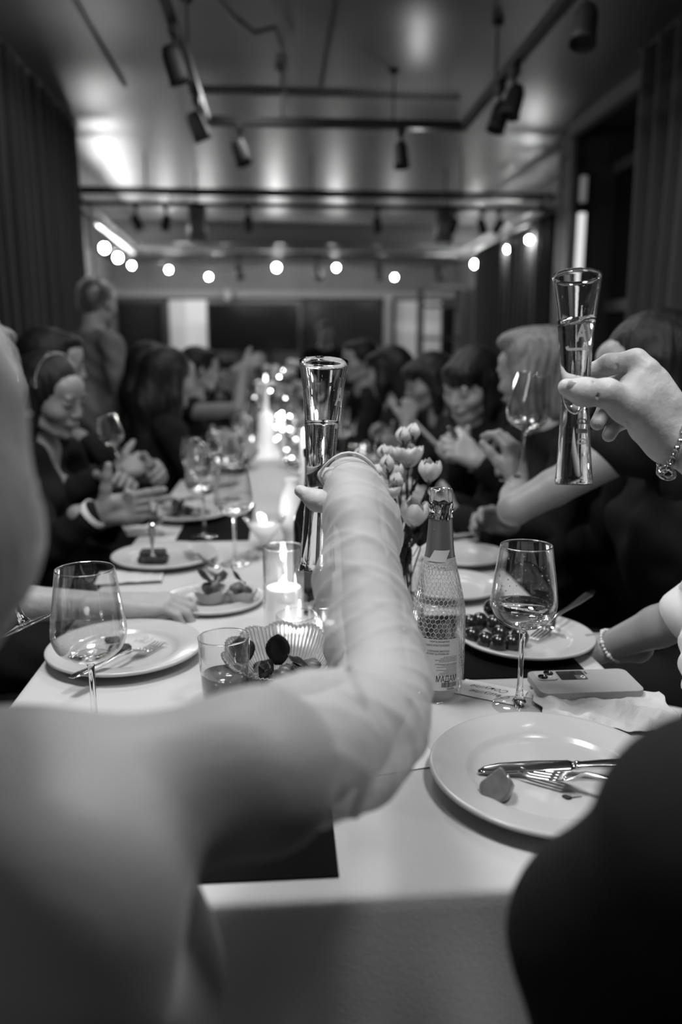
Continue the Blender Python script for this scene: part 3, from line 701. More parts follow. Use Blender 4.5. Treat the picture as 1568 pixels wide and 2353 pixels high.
# crumbs / smear on left plate, dark olive piece
F_ = Field(); F_.ell((0, 0, .006), (.020, .011, .008)).ell((.012, .006, .008), (.010, .009, .008)).ell((-.010, 0, .01), (.009, .007, .006))
F_.disp = lambda X, Y, Z: .0012*np.sin(X*900)*np.sin(Y*800)*np.sin(Z*700)
for (px, py, lb, s) in ((275, 1500, 'dark piece of food under the fork on the left plate', .8), (258, 1476, 'dark morsel seen through the left wine glass', .55)):
    o = field_obj('food_morsel', [F_.mesh(.0014)], mat('dark food', .02, .5, bump=.5)); o.location = tuple(T(px, py, TZ+.0085)); o.scale = (s, s, s); tag(o, lb, 'food')
sm = MB(); rnd = random.Random(9)
for i in range(40):
    a = rnd.uniform(.2, 1.6); rr = rnd.uniform(.045, .07); sm.ball((rr*math.cos(a), rr*math.sin(a), 0), (rnd.uniform(.001, .005), rnd.uniform(.001, .003), .0006), 7, 4)
o = sm.build('sauce_smear', mat('sauce', .42, .4)); o.location = (LPX, LPY, TZ+.0082); tag(o, 'thin smear of sauce on the left plate', 'food', kind='stuff')
# cake slice
F_ = Field()
for i in range(-2, 3):
    F_.cone((i*.011, -.014, .012), (i*.011, .014, .012), .012, .012, k=.004).cone((i*.011, -.014, .030), (i*.011, .014, .030), .0075, .0075, k=.004)
F_.disp = lambda X, Y, Z: .0015*np.sin(X*520)*np.sin(Y*610+1)*np.sin(Z*500)
o = field_obj('cake_slice', [F_.mesh(.002)], mat('cake crumb', .022, .7, bump=.8, bscale=120, var=.7, vscale=70)); o.location = tuple(T(353, 1292, TZ+.008)); o.scale = (1, 1, .8); tag(o, 'dark slice of cake on the further left plate', 'cake')
def leaf(w_, l_, bend=.3, n=6, curl=.2):
    def fn(u, v):
        x = (v-.5)*2; wd = w_*math.sin(math.pi*min(1, u*.94+.05))**.7; y = u*l_
        return (x*wd*.5, y*math.cos(bend*u), y*math.sin(bend*u)*.8+abs(x)*wd*curl+.002*math.sin(9*u+3*x))
    return MB().grid(fn, n, 4)
M_LEAFD = mat('dark leaf', .022, .35, bump=.5, bscale=80, var=.4, vscale=40)
def tartlet(px, py, label, leafs=2, seed=0, s=1.):
    q = T(px, py, TZ+.012); t = thing('tartlet', label, 'tartlet', (q[0], q[1], TZ+.0105), 0, 'tartlets by the candle vase'); rnd = random.Random(seed)
    fl = lambda r, z, a: (r*(1+.05*math.cos(24*a)*(z > .004)), z*(1+.08*math.cos(6*a+seed)))
    MB().lathe([(.019, 0), (.021, .002), (.028, .020), (.030, .022), (.027, .020), (.019, .012), (.0005, .012)], 72, caps=False, fn=fl).build('pastry_cup', mat('pastry', .5, .55, bump=.4, bscale=200), t)
    F2 = Field()
    for i in range(9): a = rnd.uniform(0, 6.3); rr = rnd.uniform(0, .016); F2.ell((rr*math.cos(a), rr*math.sin(a), .018+rnd.uniform(0, .010)), (rnd.uniform(.006, .010),)*3, k=.003)
    field_obj('filling', [F2.mesh(.0018)], mat('filling', .10, .35, bump=.6, bscale=120, var=.8, vscale=60), t)
    for i in range(leafs):
        l = leaf(.024, .045, .6).build('leaf', M_LEAFD, t, solid=.0008); l.location = (rnd.uniform(-.01, .01), rnd.uniform(-.005, .008), .03); l.rotation_euler = (R(rnd.uniform(-20, 40)), R(rnd.uniform(-20, 20)), R([95, -15, 150, 60][i % 4]))
    t.scale = (s, s, s); return t
tartlet(486, 1380, 'tartlet with dark leaves nearest the hand', 2, 1, 1.15)
tartlet(556, 1378, 'tartlet with a dark leaf between the first one and the candle vase', 1, 2, 1.05)
tartlet(700, 1395, 'tartlet peeping out at the right of the candle vase', 1, 3, .8)
# salad plate food
sal = thing('salad_portion', 'pile of dark and light salad on the plate at the left', 'salad', (PBX, PBY, TZ+.012)); rnd = random.Random(12)
F_ = Field()
for i in range(26): F_.ell((rnd.uniform(-.06, .06), rnd.uniform(-.03, .035), rnd.uniform(.002, .014)), (rnd.uniform(.006, .014), rnd.uniform(.006, .012), rnd.uniform(.004, .009)), k=.003)
field_obj('vegetable_pieces', [F_.mesh(.003)], mat('veg', .15, .4, bump=.7, bscale=60, var=.9, vscale=35), sal)
for i in range(10):
    l = leaf(.025, .04, .6).build('leaf', M_LEAFD, sal, solid=.001); l.location = (rnd.uniform(-.06, .05), rnd.uniform(-.04, .03), .015); l.rotation_euler = (R(rnd.uniform(-10, 50)), 0, rnd.uniform(0, 6))

# ================================================================== GLASSWARE
def dbl(outer, th, floor=None):
    """closed glass wall: outer profile upward, inner profile back down"""
    inner = [(max(.0004, r-th), z) for (r, z) in outer[::-1] if floor is None or z > floor]
    return outer+inner
def spl(pts, n=5):
    """smooth a profile with Catmull-Rom"""
    out = []; p = [pts[0]]+list(pts)+[pts[-1]]
    for i in range(1, len(p)-2):
        for k in range(n):
            t = k/n; out.append(tuple(.5*((2*p[i][j])+(-p[i-1][j]+p[i+1][j])*t+(2*p[i-1][j]-5*p[i][j]+4*p[i+1][j]-p[i+2][j])*t*t+(-p[i-1][j]+3*p[i][j]-3*p[i+1][j]+p[i+2][j])*t**3) for j in (0, 1)))
    out.append(tuple(pts[-1])); return out
W_OUT = [(.0135, .1165), (.027, .1215), (.0385, .131), (.0448, .146), (.0452, .158), (.0430, .178), (.0390, .205), (.0350, .232)]
def wine_glass(loc, label, grp=None, wine=None, s=1., name='wine_glass', rot=0., seg=64, cat='wine glass', drops=0, sm=5, seed=1):
    t = thing(name, label, cat, tuple(loc), rot, grp)
    bowl_o = spl([(.0042, .108), (.006, .1125)]+W_OUT, sm); bowl_i = [(max(.0004, r-.0011), z+.0008) for (r, z) in spl([(.0015, .1165), (.0135, .1178)]+W_OUT[1:], sm)][::-1]
    MB().lathe([(.0004, .0), (.036, .0), (.0375, .0010), (.0365, .0022), (.022, .0045), (.0102, .0073), (.0004, .0073)], seg, caps=False).build('foot', M_THIN, t)
    MB().lathe([(.0004, .0075), (.010, .0075), (.0058, .014), (.0042, .03), (.0036, .06), (.0038, .09), (.0042, .108), (.0052, .1105), (.0004, .1108)], seg//2, caps=False).build('stem', M_GLASS, t)
    MB().lathe(bowl_o[1:]+[(W_OUT[-1][0]-.0003, .2325)]+bowl_i[:-1]+[(.0004, bowl_i[-1][1])], seg, caps=False).build('bowl', M_THIN, t)
    MB().lathe([(W_OUT[-1][0]-.0006+.0008*math.cos(a_), .2322+.0008*math.sin(a_)) for a_ in np.linspace(0, 2*math.pi, 7)[:-1]], seg, caps=False, close=True).build('rim', M_GLASS, t)
    if wine:
        pr = [(r-.0007, z) for (r, z) in spl([(.0015, .1160), (.0135, .1174)]+W_OUT[1:], sm) if z < wine]
        MB().lathe([(.0003, pr[0][1])]+pr+[(pr[-1][0]+.0001, wine), (.0003, wine)], seg, caps=False).build('wine', M_WINE, t)
    if drops:
        rnd = random.Random(seed); mb = MB(); pp = spl(W_OUT, 6)
        for i in range(drops):
            z = rnd.uniform((wine or .14)+.004, .212); r = np.interp(z, [p[1] for p in pp], [p[0] for p in pp])-.0012; a = rnd.uniform(0, 6.28); d = rnd.uniform(.0004, .0011)
            mb.ball((r*math.cos(a), r*math.sin(a), z), (d, d, d*1.3), 6, 4)
        tag(mb.build('wine_droplets', M_WINE, t), kind='stuff')
    t.scale = (s, s, s); return t
q = T(1193, 1622); wine_glass(q, 'wine glass with a little wine standing before the grape plate', wine=.148, drops=90, seg=96)
q = T(222, 1716); wine_glass(q, 'empty wine glass in the left foreground in front of the plate', wine=.1215, seg=96, s=1.0)
g0 = wine_glass(T(470, 1235), 'wine glass behind the cake plate, nearer the left table edge', wine=.140, seg=40, sm=3)
wine_glass(T(541, 1296), 'wine glass on the left half of the table, right of a pair', wine=.135, seg=40, sm=3)
# glass whose foot alone shows at the left edge, tilted, held by the woman in the foreground
hg = wine_glass((0, 0, 0), 'tilted wine glass at the left edge, only foot and stem showing', seg=48)
hgf = P(60, 1440, .98); hg.location = tuple(hgf); hg.rotation_euler = (R(-8), R(-24), 0); hg.scale = (.85,)*3

def tumbler(loc, r, h, label, th=.0018, base=.008, grp=None, name='tumbler', cat='glass', liquid=None, taper=.9, m=None, lm=None):
    t = thing(name, label, cat, tuple(loc), 0, grp)
    MB().lathe([(.0004, 0), (r*taper-.003, 0), (r*taper, .003), (r-.0002, h-.001), (r-.001, h), (r-th, h-.001), (r*taper-th, base+.003), (r*taper-th-.004, base), (.0004, base)], 64, caps=False).build('glass_wall', m or M_THIN, t)
    MB().lathe([(r-th*.5+.0010*math.cos(a_), h-.0005+.0010*math.sin(a_)) for a_ in np.linspace(0, 2*math.pi, 9)[:-1]], 72, caps=False, close=True).build('rim', M_GLASS, t)
    if liquid:
        rr = lambda z: r*taper-th+(r-r*taper)*(z/h)+.0003
        MB().lathe([(.0004, base-.0003), (rr(base)-.003, base-.0003), (rr(base+.003), base+.003), (rr(liquid), liquid), (.0004, liquid)], 48, caps=False).build('drink', lm or M_WINE, t)
    return t
tumbler(T(519, 1618)+V(0, 0, .001), .036, .100, 'clear tumbler left of the ribbed bowl in the foreground', liquid=.045, lm=mat('dark drink', .25, .05, trans=.6))
# ------------------------------------------------------------------ candles in glass
def flame(parent, c, s=1.):
    s *= .72
    MB().lathe([(.0003, -.006*s), (.0030*s, -.002*s), (.0042*s, .003*s), (.0030*s, .011*s), (.0012*s, .018*s), (.0002, .022*s)], 14, c=c, caps=False).build('flame', M_FLAME, parent)
    MB().tube([(c[0], c[1], c[2]-.011*s), (c[0]+.0005, c[1], c[2]-.002*s)], .0008*s, 6).build('wick', M_WICK, parent)
def candle_vase(px, py, r, h, ch, label, cname, clabel, en=.07, cr=None):
    q = T(px, py); tumbler(q, r, h, label, th=.0022, base=.006, name='candle_vase', cat='candle holder', taper=1.)
    cr = cr or r-.0035; c = thing('pillar_candle' if ch > .04 else 'tea_candle', clabel, 'candle', (q[0], q[1], TZ+.0062))
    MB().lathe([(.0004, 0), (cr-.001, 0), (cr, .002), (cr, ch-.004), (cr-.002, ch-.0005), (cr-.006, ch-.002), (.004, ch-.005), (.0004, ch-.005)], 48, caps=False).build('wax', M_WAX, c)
    flame(c, (0, 0, ch+.004)); lamp('candle_light', 'POINT', (q[0], q[1], TZ+ch+.025), en, .008); return c
candle_vase(654, 1474, .0345, .168, .092, 'tall clear cylinder vase holding the thick white candle', 'c', 'thick white pillar candle in the tall cylinder vase')
candle_vase(682, 1508, .0335, .072, .022, 'low clear candle glass in front of the tall candle vase', 'c', 'small candle inside the low glass in front of the tall vase', .05, .026)
candle_vase(744, 1478, .026, .070, .032, 'small candle glass half hidden by the sleeve, right of the tall candle vase', 'c', 'small white candle in the glass by the sleeve', .05, .0215)
def cone_bowl(px, py, label, s=1.):
    q = T(px, py); t = thing('cone_candle_bowl', label, 'candle holder', tuple(q))
    MB().lathe([(.0004, .0), (.03, 0), (.03, .003), (.006, .01), (.05*s, .075*s), (.0485*s, .075*s), (.004, .014), (.0004, .014)], 40, caps=False).build('glass_bowl', M_THIN, t)
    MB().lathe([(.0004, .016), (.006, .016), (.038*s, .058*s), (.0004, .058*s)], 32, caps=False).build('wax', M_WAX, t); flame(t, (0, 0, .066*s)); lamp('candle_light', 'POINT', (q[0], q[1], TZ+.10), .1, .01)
cone_bowl(610, 1262, 'cone shaped glass bowl with a candle behind the tall candle vase', 1.1)
# tall dark bottle behind the flute, white vase beside it
bo = thing('dark_bottle', 'dark glass bottle standing behind the central champagne flute', 'bottle', tuple(T(720, 1395)))
MB().lathe(spl([(.002, 0), (.034, 0), (.037, .006), (.037, .15), (.034, .18), (.02, .22), (.0145, .25), (.014, .29), (.016, .295), (.016, .31), (.002, .31)], 4), 40, caps=False).build('glass_body', mat('dark bottle glass', .01, .08, spec=.7), bo)
MB().lathe([(.0375, .05), (.0375, .13)], 40, caps=False).build('bottle_label', mat('dark label', .06, .5), bo)
wv = thing('white_vase', 'small white curved vase by the lit candle behind the dark bottle', 'vase', tuple(T(672, 1245)))
MB().lathe(spl([(.002, 0), (.02, 0), (.024, .02), (.036, .06), (.030, .12), (.018, .15), (.022, .165), (.019, .165), (.015, .15), (.002, .05)], 4), 32, caps=False).build('vase_body', mat('white glaze', .8, .25), wv)

# ================================================================== RIBBED SHELL BOWL with salad leaves
q = T(652, 1578); sb = thing('ribbed_bowl', 'ribbed clear glass bowl with scalloped rim in the foreground', 'bowl', tuple(q+V(0, 0, 0)), 0)
def shell(th=0.):
    NU, NV = 504, 14; mb = MB(); v = []; f = []
    for i in range(NU):
        a = 2*math.pi*i/NU; sc = abs(math.cos(a*5.5+.6)); rib = .0016*math.cos(84*a); back = .5+.5*math.sin(a)
        for j in range(NV+1):
            u = j/NV; r = .026+(.068-.026)*u**.8; z = .004+u**1.6*(.050+.016*back)+(u**3)*.006*(sc-.5)
            r += rib*min(1, u*3)+u*.004*sc
            v.append(((r-th)*math.cos(a)*1.22, (r-th)*math.sin(a)*.95, z+th*.7))
    for i in range(NU):
        for j in range(NV):
            a, b = i*(NV+1)+j, ((i+1) % NU)*(NV+1)+j; f.append((a, b, b+1, a+1))
    f.append(tuple(i*(NV+1) for i in range(NU))[::-1]); return mb.add(v, f)
M_GLASSW = mat('milky pressed glass', .92, .12, trans=.72, ior=1.45)
o = shell().build('bowl_wall', M_GLASSW, sb, solid=.0022, fixn=True); sb.rotation_euler = (R(10), 0, 0)
rnd = random.Random(21)
lt = [(560, 1512, .050, .05, 35, 15), (640, 1514, .045, .06, 70, -5), (625, 1535, .04, .03, 20, 60), (722, 1528, .030, .055, 8, 80), (765, 1512, .04, .03, 40, -30), (600, 1545, .03, .03, 30, -50), (690, 1545, .03, .035, 10, 20)]
ll = ['pointed dark salad leaf at the left of the ribbed bowl', 'round dark salad leaf standing in the middle of the ribbed bowl', 'small dark leaf at the front of the bowl', 'flat dark leaf lying at the right in the bowl', 'curled dark leaf on the right rim of the bowl', 'dark leaf low at the left in the bowl', 'dark leaf low in the middle of the bowl']
for (px, py, w_, l_, rx, rz), lb in zip(lt, ll):
    t = thing('salad_leaf', lb, 'leaf', tuple(T(px, py+14, TZ+.036)), (R(rx), 0, R(rz)), 'salad leaves in the ribbed bowl')
    w_ *= .8; l_ *= .85
    leaf(w_, l_, .5, 8).build('leaf_blade', M_LEAFD, t, solid=.0006)
    MB().tube([(0, 0, .0008), (0, l_*.9, .004)], .0007, 5).build('midrib', mat('leaf rib', .06, .4), t)
F_ = Field()
for i in range(14): F_.ell((rnd.uniform(-.045, .045), rnd.uniform(-.03, .03), rnd.uniform(.012, .022)), (rnd.uniform(.008, .016), rnd.uniform(.008, .013), rnd.uniform(.006, .010)), k=.003)
o = field_obj('salad_filling', [F_.mesh(.0022)], mat('salad pieces', .12, .3, bump=.6, bscale=70, var=.9, vscale=50)); o.location = tuple(q+V(0, 0, .006)); tag(o, 'chopped salad filling at the bottom of the ribbed bowl', 'salad', kind='stuff')

# ================================================================== FLUTES
FL_O = [(.0215, .0), (.0222, .004), (.0215, .010), (.0195, .035), (.0172, .075), (.0163, .100), (.0172, .130), (.0205, .175), (.0245, .215), (.0295, .250)]
def flute(top, bot, label, level, tilt=0., letters='R', seed=1, spin=0.):
    top, bot = np.array(top), np.array(bot); ax = top-bot; H = np.linalg.norm(ax); s = H/.25; ax = ax/H
    t = thing('champagne_flute', label, 'champagne flute', tuple(bot))
    t.rotation_mode = 'QUATERNION'; t.rotation_quaternion = Vector((0, 0, 1)).rotation_difference(Vector(ax)) @ __import__('mathutils').Quaternion((0, 0, 1), spin)
    t.scale = (s, s, s)
    out = [(.0003, 0.0006), (.018, 0)]+spl(FL_O, 4)
    inn = spl([(.0004, .083), (.005, .087), (.010, .100), (.0145, .130), (.0182, .175), (.0226, .215), (.0278, .250)], 4)
    MB().lathe(out+[(.0289, .2508)]+inn[::-1], 72, caps=False).build('glass_body', M_GLASS, t)
    pr = [(r+.0003, z) for (r, z) in inn if z < level]; lv = np.interp(level, [p[1] for p in inn], [p[0] for p in inn])+.0003
    def tl(r, z, a): return (r, z+(tilt*r*math.cos(a) if z >= level-1e-6 else 0))
    MB().lathe([(.0003, pr[0][1]-.0005)]+pr+[(lv, level), (.0003, level)], 64, caps=False, fn=tl).build('champagne', M_WINE, t)
    rnd = random.Random(seed); mb = MB()
    for i in range(260):
        z = rnd.uniform(.095, level-.003); rr = np.interp(z, [p[1] for p in inn], [p[0] for p in inn])*(.95 if rnd.random() < .4 else rnd.uniform(0, .6)); a = rnd.uniform(0, 6.28) if rnd.random() < .5 else rnd.gauss(-1.2, .5); d = rnd.uniform(.00018, .00045)
        mb.ball((rr*math.cos(a), rr*math.sin(a), z), d, 5, 3)
    tag(mb.build('bubbles', mat('bubble', 1, .02, spec=1), t), kind='stuff')
    mb = MB()
    for i in range(50):
        z = rnd.uniform(level+.004, .246); rr = np.interp(z, [p[1] for p in inn], [p[0] for p in inn])-.0002; a = rnd.uniform(0, 6.28); d = rnd.uniform(.0002, .0006)
        mb.ball((rr*math.cos(a), rr*math.sin(a), z), d, 6, 4)
    tag(mb.build('droplets', M_WINE, t), kind='stuff')
    po = [p[1] for p in out[2:]]; ro = [p[0] for p in out[2:]]
    def wrap(s_, size, ang0, z0, rot=0., sx=1., sy=1., bold=0.):
        v, f = text_mesh(s_, size, 'CENTER', 0., bold, .0016); c_, s2 = math.cos(rot), math.sin(rot); vv = []
        for a in v:
            x, y = a[0]*sx, a[1]*sy; x, y = x*c_-y*s2, x*s2+y*c_
            z = z0+y; r = np.interp(z, po, ro)+.0002; an = ang0+x/r
            vv.append((r*math.cos(an), r*math.sin(an), z))
        MB().add(vv, f).build('etched_lettering', M_PRINT, t, smooth=False)
    return t, wrap
t, wrap = flute(P(1327, 633, .93), P(1319, 1113, .93), 'champagne flute with etched letters held up at the right', .196, tilt=.28, seed=3)
wrap('AV', .030, -1.35, .1755, 0, .62, .9, .0009); wrap('J', .034, -1.72, .158, R(-90), .62, .9, .0007); wrap('+', .012, -1.4, .160, 0, 1, 1, .0003)
wrap('Ð', .020, -1.38, .074, R(90), .5, .9, .0006); wrap('I', .020, -1.38, .062, R(90), 1, .9, .0016); wrap('Ð', .020, -1.38, .050, R(90), .5, .9, .0006)
t, wrap = flute(P(745, 830, 1.0), P(728, 1312, 1.0), 'champagne flute held up in the middle of the picture by the sheer-sleeved hand', .178, tilt=.03, seed=5)
wrap('A', .030, -.62, .205, 0, .7, 1., .0006); wrap('O', .006, -.6, .172, 0, 1, 1, .0012)

# ================================================================== CHAMPAGNE BOTTLE with net
BQ = T(1003, 1592); bt = thing('champagne_bottle', 'net-wrapped clear champagne bottle with a label at the table edge side of the flowers', 'bottle', tuple(BQ))
bt['label'] = 'net-wrapped clear champagne bottle with torn neck foil, right of the raised arm'
B_O = [(.030, 0), (.0355, .003), (.037, .010), (.0372, .11), (.0355, .135), (.0295, .165), (.0235, .190), (.0195, .215), (.0170, .245), (.0155, .27), (.0150, .283)]
bo_ = spl(B_O, 4)
MB().lathe([(.0004, .010), (.02, .004), (.028, 0)]+bo_+[(.0162, .2845), (.0165, .290), (.0155, .2925), (.0160, .295), (.0160, .3005), (.0150, .302), (.0105, .302), (.0100, .29)]+[(max(.002, r-.0028), max(z, .012)) for (r, z) in bo_[::-1]][:-3]+[(.02, .016), (.0004, .022)], 80, caps=False).build('glass_body', M_THIN, bt)
rb = lambda z: float(np.interp(z, [p[1] for p in bo_], [p[0] for p in bo_]))
MB().lathe([(rb(z)-.0030+.0003, z) for z in np.linspace(.016, .135, 12)]+[(.0004, .135)], 48, caps=True).build('champagne', M_THINW, bt)
M_FOIL = mat('satin foil', .30, .32, metal=.6, bump=.1, bscale=60)
MB().lathe([(rb(z)+.0005, z) for z in np.linspace(.205, .272, 8)], 64, caps=False).build('neck_foil', M_FOIL, bt)
mb = MB(); rnd = random.Random(8)
for i in range(26):
    a = 2*math.pi*i/26; h = rnd.uniform(.004, .012); r = rb(.272)+.001; w_ = .12
    mb.add([(r*math.cos(a-w_), r*math.sin(a-w_), .270), (r*math.cos(a+w_), r*math.sin(a+w_), .270), ((r+rnd.uniform(0, .004))*math.cos(a+rnd.uniform(-.2, .2)), (r+rnd.uniform(0, .004))*math.sin(a), .270+h)], [(0, 1, 2)])
mb.build('torn_foil_edge', mat('crinkled foil', .75, .12, metal=1.), bt, smooth=False, solid=.0003)
fc = lambda r, z, a: (r+.0006*math.sin(19*a)*math.sin(z*2500), z+.0012*math.sin(7*a))
MB().lathe([(rb(z)+.0014, z) for z in np.linspace(.262, .282, 8)], 90, caps=False, fn=fc).build('wire_foil_collar', mat('crinkled foil', .75, .12, metal=1.), bt)
MB().lathe([(rb(z)+.0010, z) for z in np.linspace(.190, .207, 5)], 64, caps=False).build('neck_label', mat('speckled paper', .62, .6, bump=.4, bscale=300, var=.15, vscale=200), bt)
def patch(a0, a1, z0, z1, off_, m, name, n=24, mz=10, skew=0.):
    def fn(u, v):
        z = z0+(z1-z0)*v; a = a0+(a1-a0)*u+skew*v; r = rb(z)+off_; return (r*math.cos(a), r*math.sin(a), z)
    return MB().grid(fn, n, mz).build(name, m, bt)
CA = -math.pi/2+.03
patch(CA-1.0, CA+.1, .203, .219, .0016, mat('white scrap', .75, .6), 'torn_label_scrap', skew=.4)
# hexagonal foam net
hexn = MB(); nx, rows = 34, 25; z0n, z1n = .034, .196
rows_pts = {}
def npt(i, j, k):
    z = z0n+(z1n-z0n)*(j/rows)+ (0 if k == 0 else 0); return z
dz = (z1n-z0n)/rows
def hv(i, j):  # zigzag line vertex
    up_ = ((i+j) % 2)*.42-.21
    z = z0n+(j+up_)*dz; a = 2*math.pi*i/(2*nx)+.10*math.sin(z*50); r = rb(min(max(z, .02), .28))+.0012+.0004*math.sin(i*1.7+j); return (r*math.cos(a), r*math.sin(a), z)
for j in range(rows+1):
    for i in range(2*nx):
        hexn.tube([hv(i, j), hv((i+1) % (2*nx), j)], .00030, n=3, caps=False)
        if (i+j) % 2 and j < rows: hexn.tube([hv(i, j), hv(i, j+1)], .00036, n=3, caps=False)
tag(hexn.build('hexagon_net', mat('net plastic', .78, .35), bt), kind='stuff')
fr_ = MB()
for i in range(2*nx):
    a = 2*math.pi*i/(2*nx); r = rb(.03)+.001; fr_.tube([(r*math.cos(a), r*math.sin(a), .034), (r*math.cos(a), r*math.sin(a), .029-.003*(i % 3))], .0003, n=3)
fr_.build('net_fringe', MATS['net plastic'], bt)
LA = -math.pi/2-.25; LH0, LH1 = .0205, .0965; HWA = .92
patch(LA-HWA, LA+HWA, LH0, LH1, .0019, mat('label paper', .74, .5), 'bottle_label', 40, 4)
def lt_(s_, size, x, z, sx=1., name='label_text', align='CENTER', bold=0.):
    v, f = text_mesh(s_, size, align, 0., bold, .004); r = .0372+.0021; vv = []
    for a in v:
        an = LA+(x+a[0]*sx)/r; rr = rb(z)+.0021; vv.append((rr*math.cos(an), rr*math.sin(an), z+a[1]))
    MB().add(vv, f).build(name, M_INK, bt, smooth=False)
rx = .033
lt_('НАПИТОК ВИННЫЙ РОЗЕ', .0036, rx-.014, .0930, .62, align='RIGHT'); lt_('СЛАДКОЕ ИГРИСТОЕ РОЗОВОЕ', .0040, rx-.014, .0875, .55, align='RIGHT')
lt_('СОДЕРЖАНИЕ ВИНОГРАДА', .0038, rx-.014, .0790, .6, align='RIGHT'); lt_('УРОЖАЙ ГОД РОЗЛИВА 2021', .0038, rx-.014, .0750, .6, align='RIGHT')
rnd = random.Random(3)
words = 'изготовлено из винограда сорта хранить при температуре дата розлива указана на бутылке состав вино диоксид углерода сахар масса нетто объем'.split()
for i, z in enumerate([.0705, .0683, .0661, .0639, .0600, .0580, .0556, .0534, .0512, .0490, .0468, .0446, .0424]):
    lt_(' '.join(rnd.choice(words) for _ in range(4)), .0021 if i != 4 else .0026, rx-.001, z, .8, align='RIGHT')
lt_('МАДАМ', .0130, rx-.0005, .0375, .62, align='RIGHT', bold=.0001)
bc = MB(); x = rx-.024
rnd = random.Random(5)
while x < rx-.001:
    w_ = rnd.choice([.0003, .0005, .0008]); r = .0372+.0021
    a0, a1 = LA+x/r, LA+(x+w_)/r; bc.add([(r*math.cos(a), r*math.sin(a), z) for z in (.0255, .0325) for a in (a0, a1)], [(0, 1, 3, 2)]); x += w_+rnd.choice([.0004, .0006])
bc.build('barcode', M_INK, bt, smooth=False); lt_('4 607 183 0', .0022, rx-.012, .0246, 1.); lt_('РОССИЯ', .0022, rx-.010, .0222, 1.2, bold=.0001)

# ================================================================== PHONE
a, b, c, d = T(1214, 1560, TZ+.012), T(1460, 1600, TZ+.012), T(1440, 1545, TZ+.012), T(1215, 1545, TZ+.012)
PC = T(1338, 1572, TZ+.013); ph = thing('mobile_phone', 'pale mobile phone lying face down above the crumpled napkin', 'phone', (PC[0]+.002, PC[1]-.003, TZ+.0085), (R(1.5), 0, R(0)))
def rrect(w_, h_, r, n=6):
    pts = []
    for (cx_, cy_, a0) in ((w_/2-r, h_/2-r, 0), (-w_/2+r, h_/2-r, 90), (-w_/2+r, -h_/2+r, 180), (w_/2-r, -h_/2+r, 270)):
        for i in range(n+1): a = R(a0+90*i/n); pts.append((cx_+r*math.cos(a), cy_+r*math.sin(a)))
    return pts
def slab(pts, z0, z1, ox=0, oy=0):
    n = len(pts); return MB().add([(x+ox, y+oy, z0) for x, y in pts]+[(x+ox, y+oy, z1) for x, y in pts], [tuple(range(n))[::-1], tuple(range(n, 2*n))]+[(i, (i+1) % n, n+(i+1) % n, n+i) for i in range(n)])
slab(rrect(.151, .076, .012), 0, .0115).build('phone_case', mat('pale silicone case', .37, .55), ph, smooth=False, bevel=.0012)
slab(rrect(.141, .066, .009), -.0004, .0).build('screen', MATS['screen glass'], ph, smooth=False)
cbm = slab(rrect(.030, .030, .007), .0112, .0132, -.052, .018).build('camera_bump', mat('camera bump', .5, .3), ph, smooth=False, bevel=.0006)
for (x, y) in ((-.058, .012), (-.046, .024)):
    MB().lathe([(.0068, .0130), (.0072, .0145), (.0060, .0150), (.0058, .0140), (.0004, .0140)], 28, c=(x, y, 0), caps=False).build('camera_lens', mat('lens black', .006, .06), cbm)
MB().lathe([(.0022, .013), (.0022, .0136)], 14, c=(-.046, .0115, 0)).build('flash', M_PAPER, cbm)
st = slab(rrect(.040, .030, .003), .0113, .0118, -.0125, .0185).build('dark_sticker', mat('dark sticker', .02, .35), ph, smooth=False)
for i in range(4):
    for j in range(3): MB().box(-.004+i*.0045, -.001+i*.0045, .0215+j*.0035, .0235+j*.0035, .0118, .0120).build('sticker_key', mat('grey key', .09, .4), st, smooth=False)
MB().box(-.009, .0065, .0045, .0185, .0118, .0120).xf(Matrix.Translation((0, 0, 0))).build('sticker_field', mat('grey field', .14, .4), st, smooth=False)
slab([(.002, .006), (.006, .0115), (.002, .017), (-.002, .0115)], .0120, .0122).build('sticker_diamond', M_PAPER, st, smooth=False)
slab([(.002, .009), (.004, .0115), (.002, .014), (0, .0115)], .0122, .0123).build('sticker_diamond_core', M_INK, st, smooth=False)
for i in range(3): MB().box(-.030, -.012, .0300-i*.0025, .0306-i*.0025, .0118, .0119).build('sticker_line', MATS['grey key'], st, smooth=False)
MB().box(-.034, -.012, -.0388, -.0376, .004, .0075).build('side_button', mat('case button', .38, .5), ph, smooth=False, bevel=.0004)
# ================================================================== CRUMPLED NAPKIN
c00, c10, c11, c01 = T(1216, 1592, TZ+.004), T(1515, 1590, TZ+.004), T(1590, 1692, TZ+.004), T(1268, 1668, TZ+.004)
def ridg(x, y):
    s_ = 0
    for k, (fx, fy, p, am) in enumerate(((22, 31, .3, 1), (-41, 27, 1.1, .7), (58, -49, 2.1, .45), (90, 70, .5, .28), (-120, 95, 4, .2), (160, -140, 1, .12))): s_ += am*(1-abs(math.sin(x*fx+y*fy+p+.8*math.sin(x*17+y*23+k))))
    return s_
def nap(u, v):
    p = (c00*(1-u)+c10*u)*(1-v)+(c01*(1-u)+c11*u)*v
    e = min(u, 1-u, v, 1-v); z = .0035+.0075*ridg(p[0], p[1])*min(1, .35+e*5)
    # raised folded front edge and left flap
    z += .010*math.exp(-((v-.86)/.10)**2)*(.5+.5*math.sin(u*7+.5))*min(1, u*4)+.010*math.exp(-((u-.10)/.07)**2)
    wx_ = .003*math.sin(u*19)+.002*math.sin(u*43+1); wy_ = .003*math.sin(v*15)
    return (p[0]+wy_, p[1]+wx_*(1 if v > .5 else .6), TZ+.0012+max(.0005, z*.72))
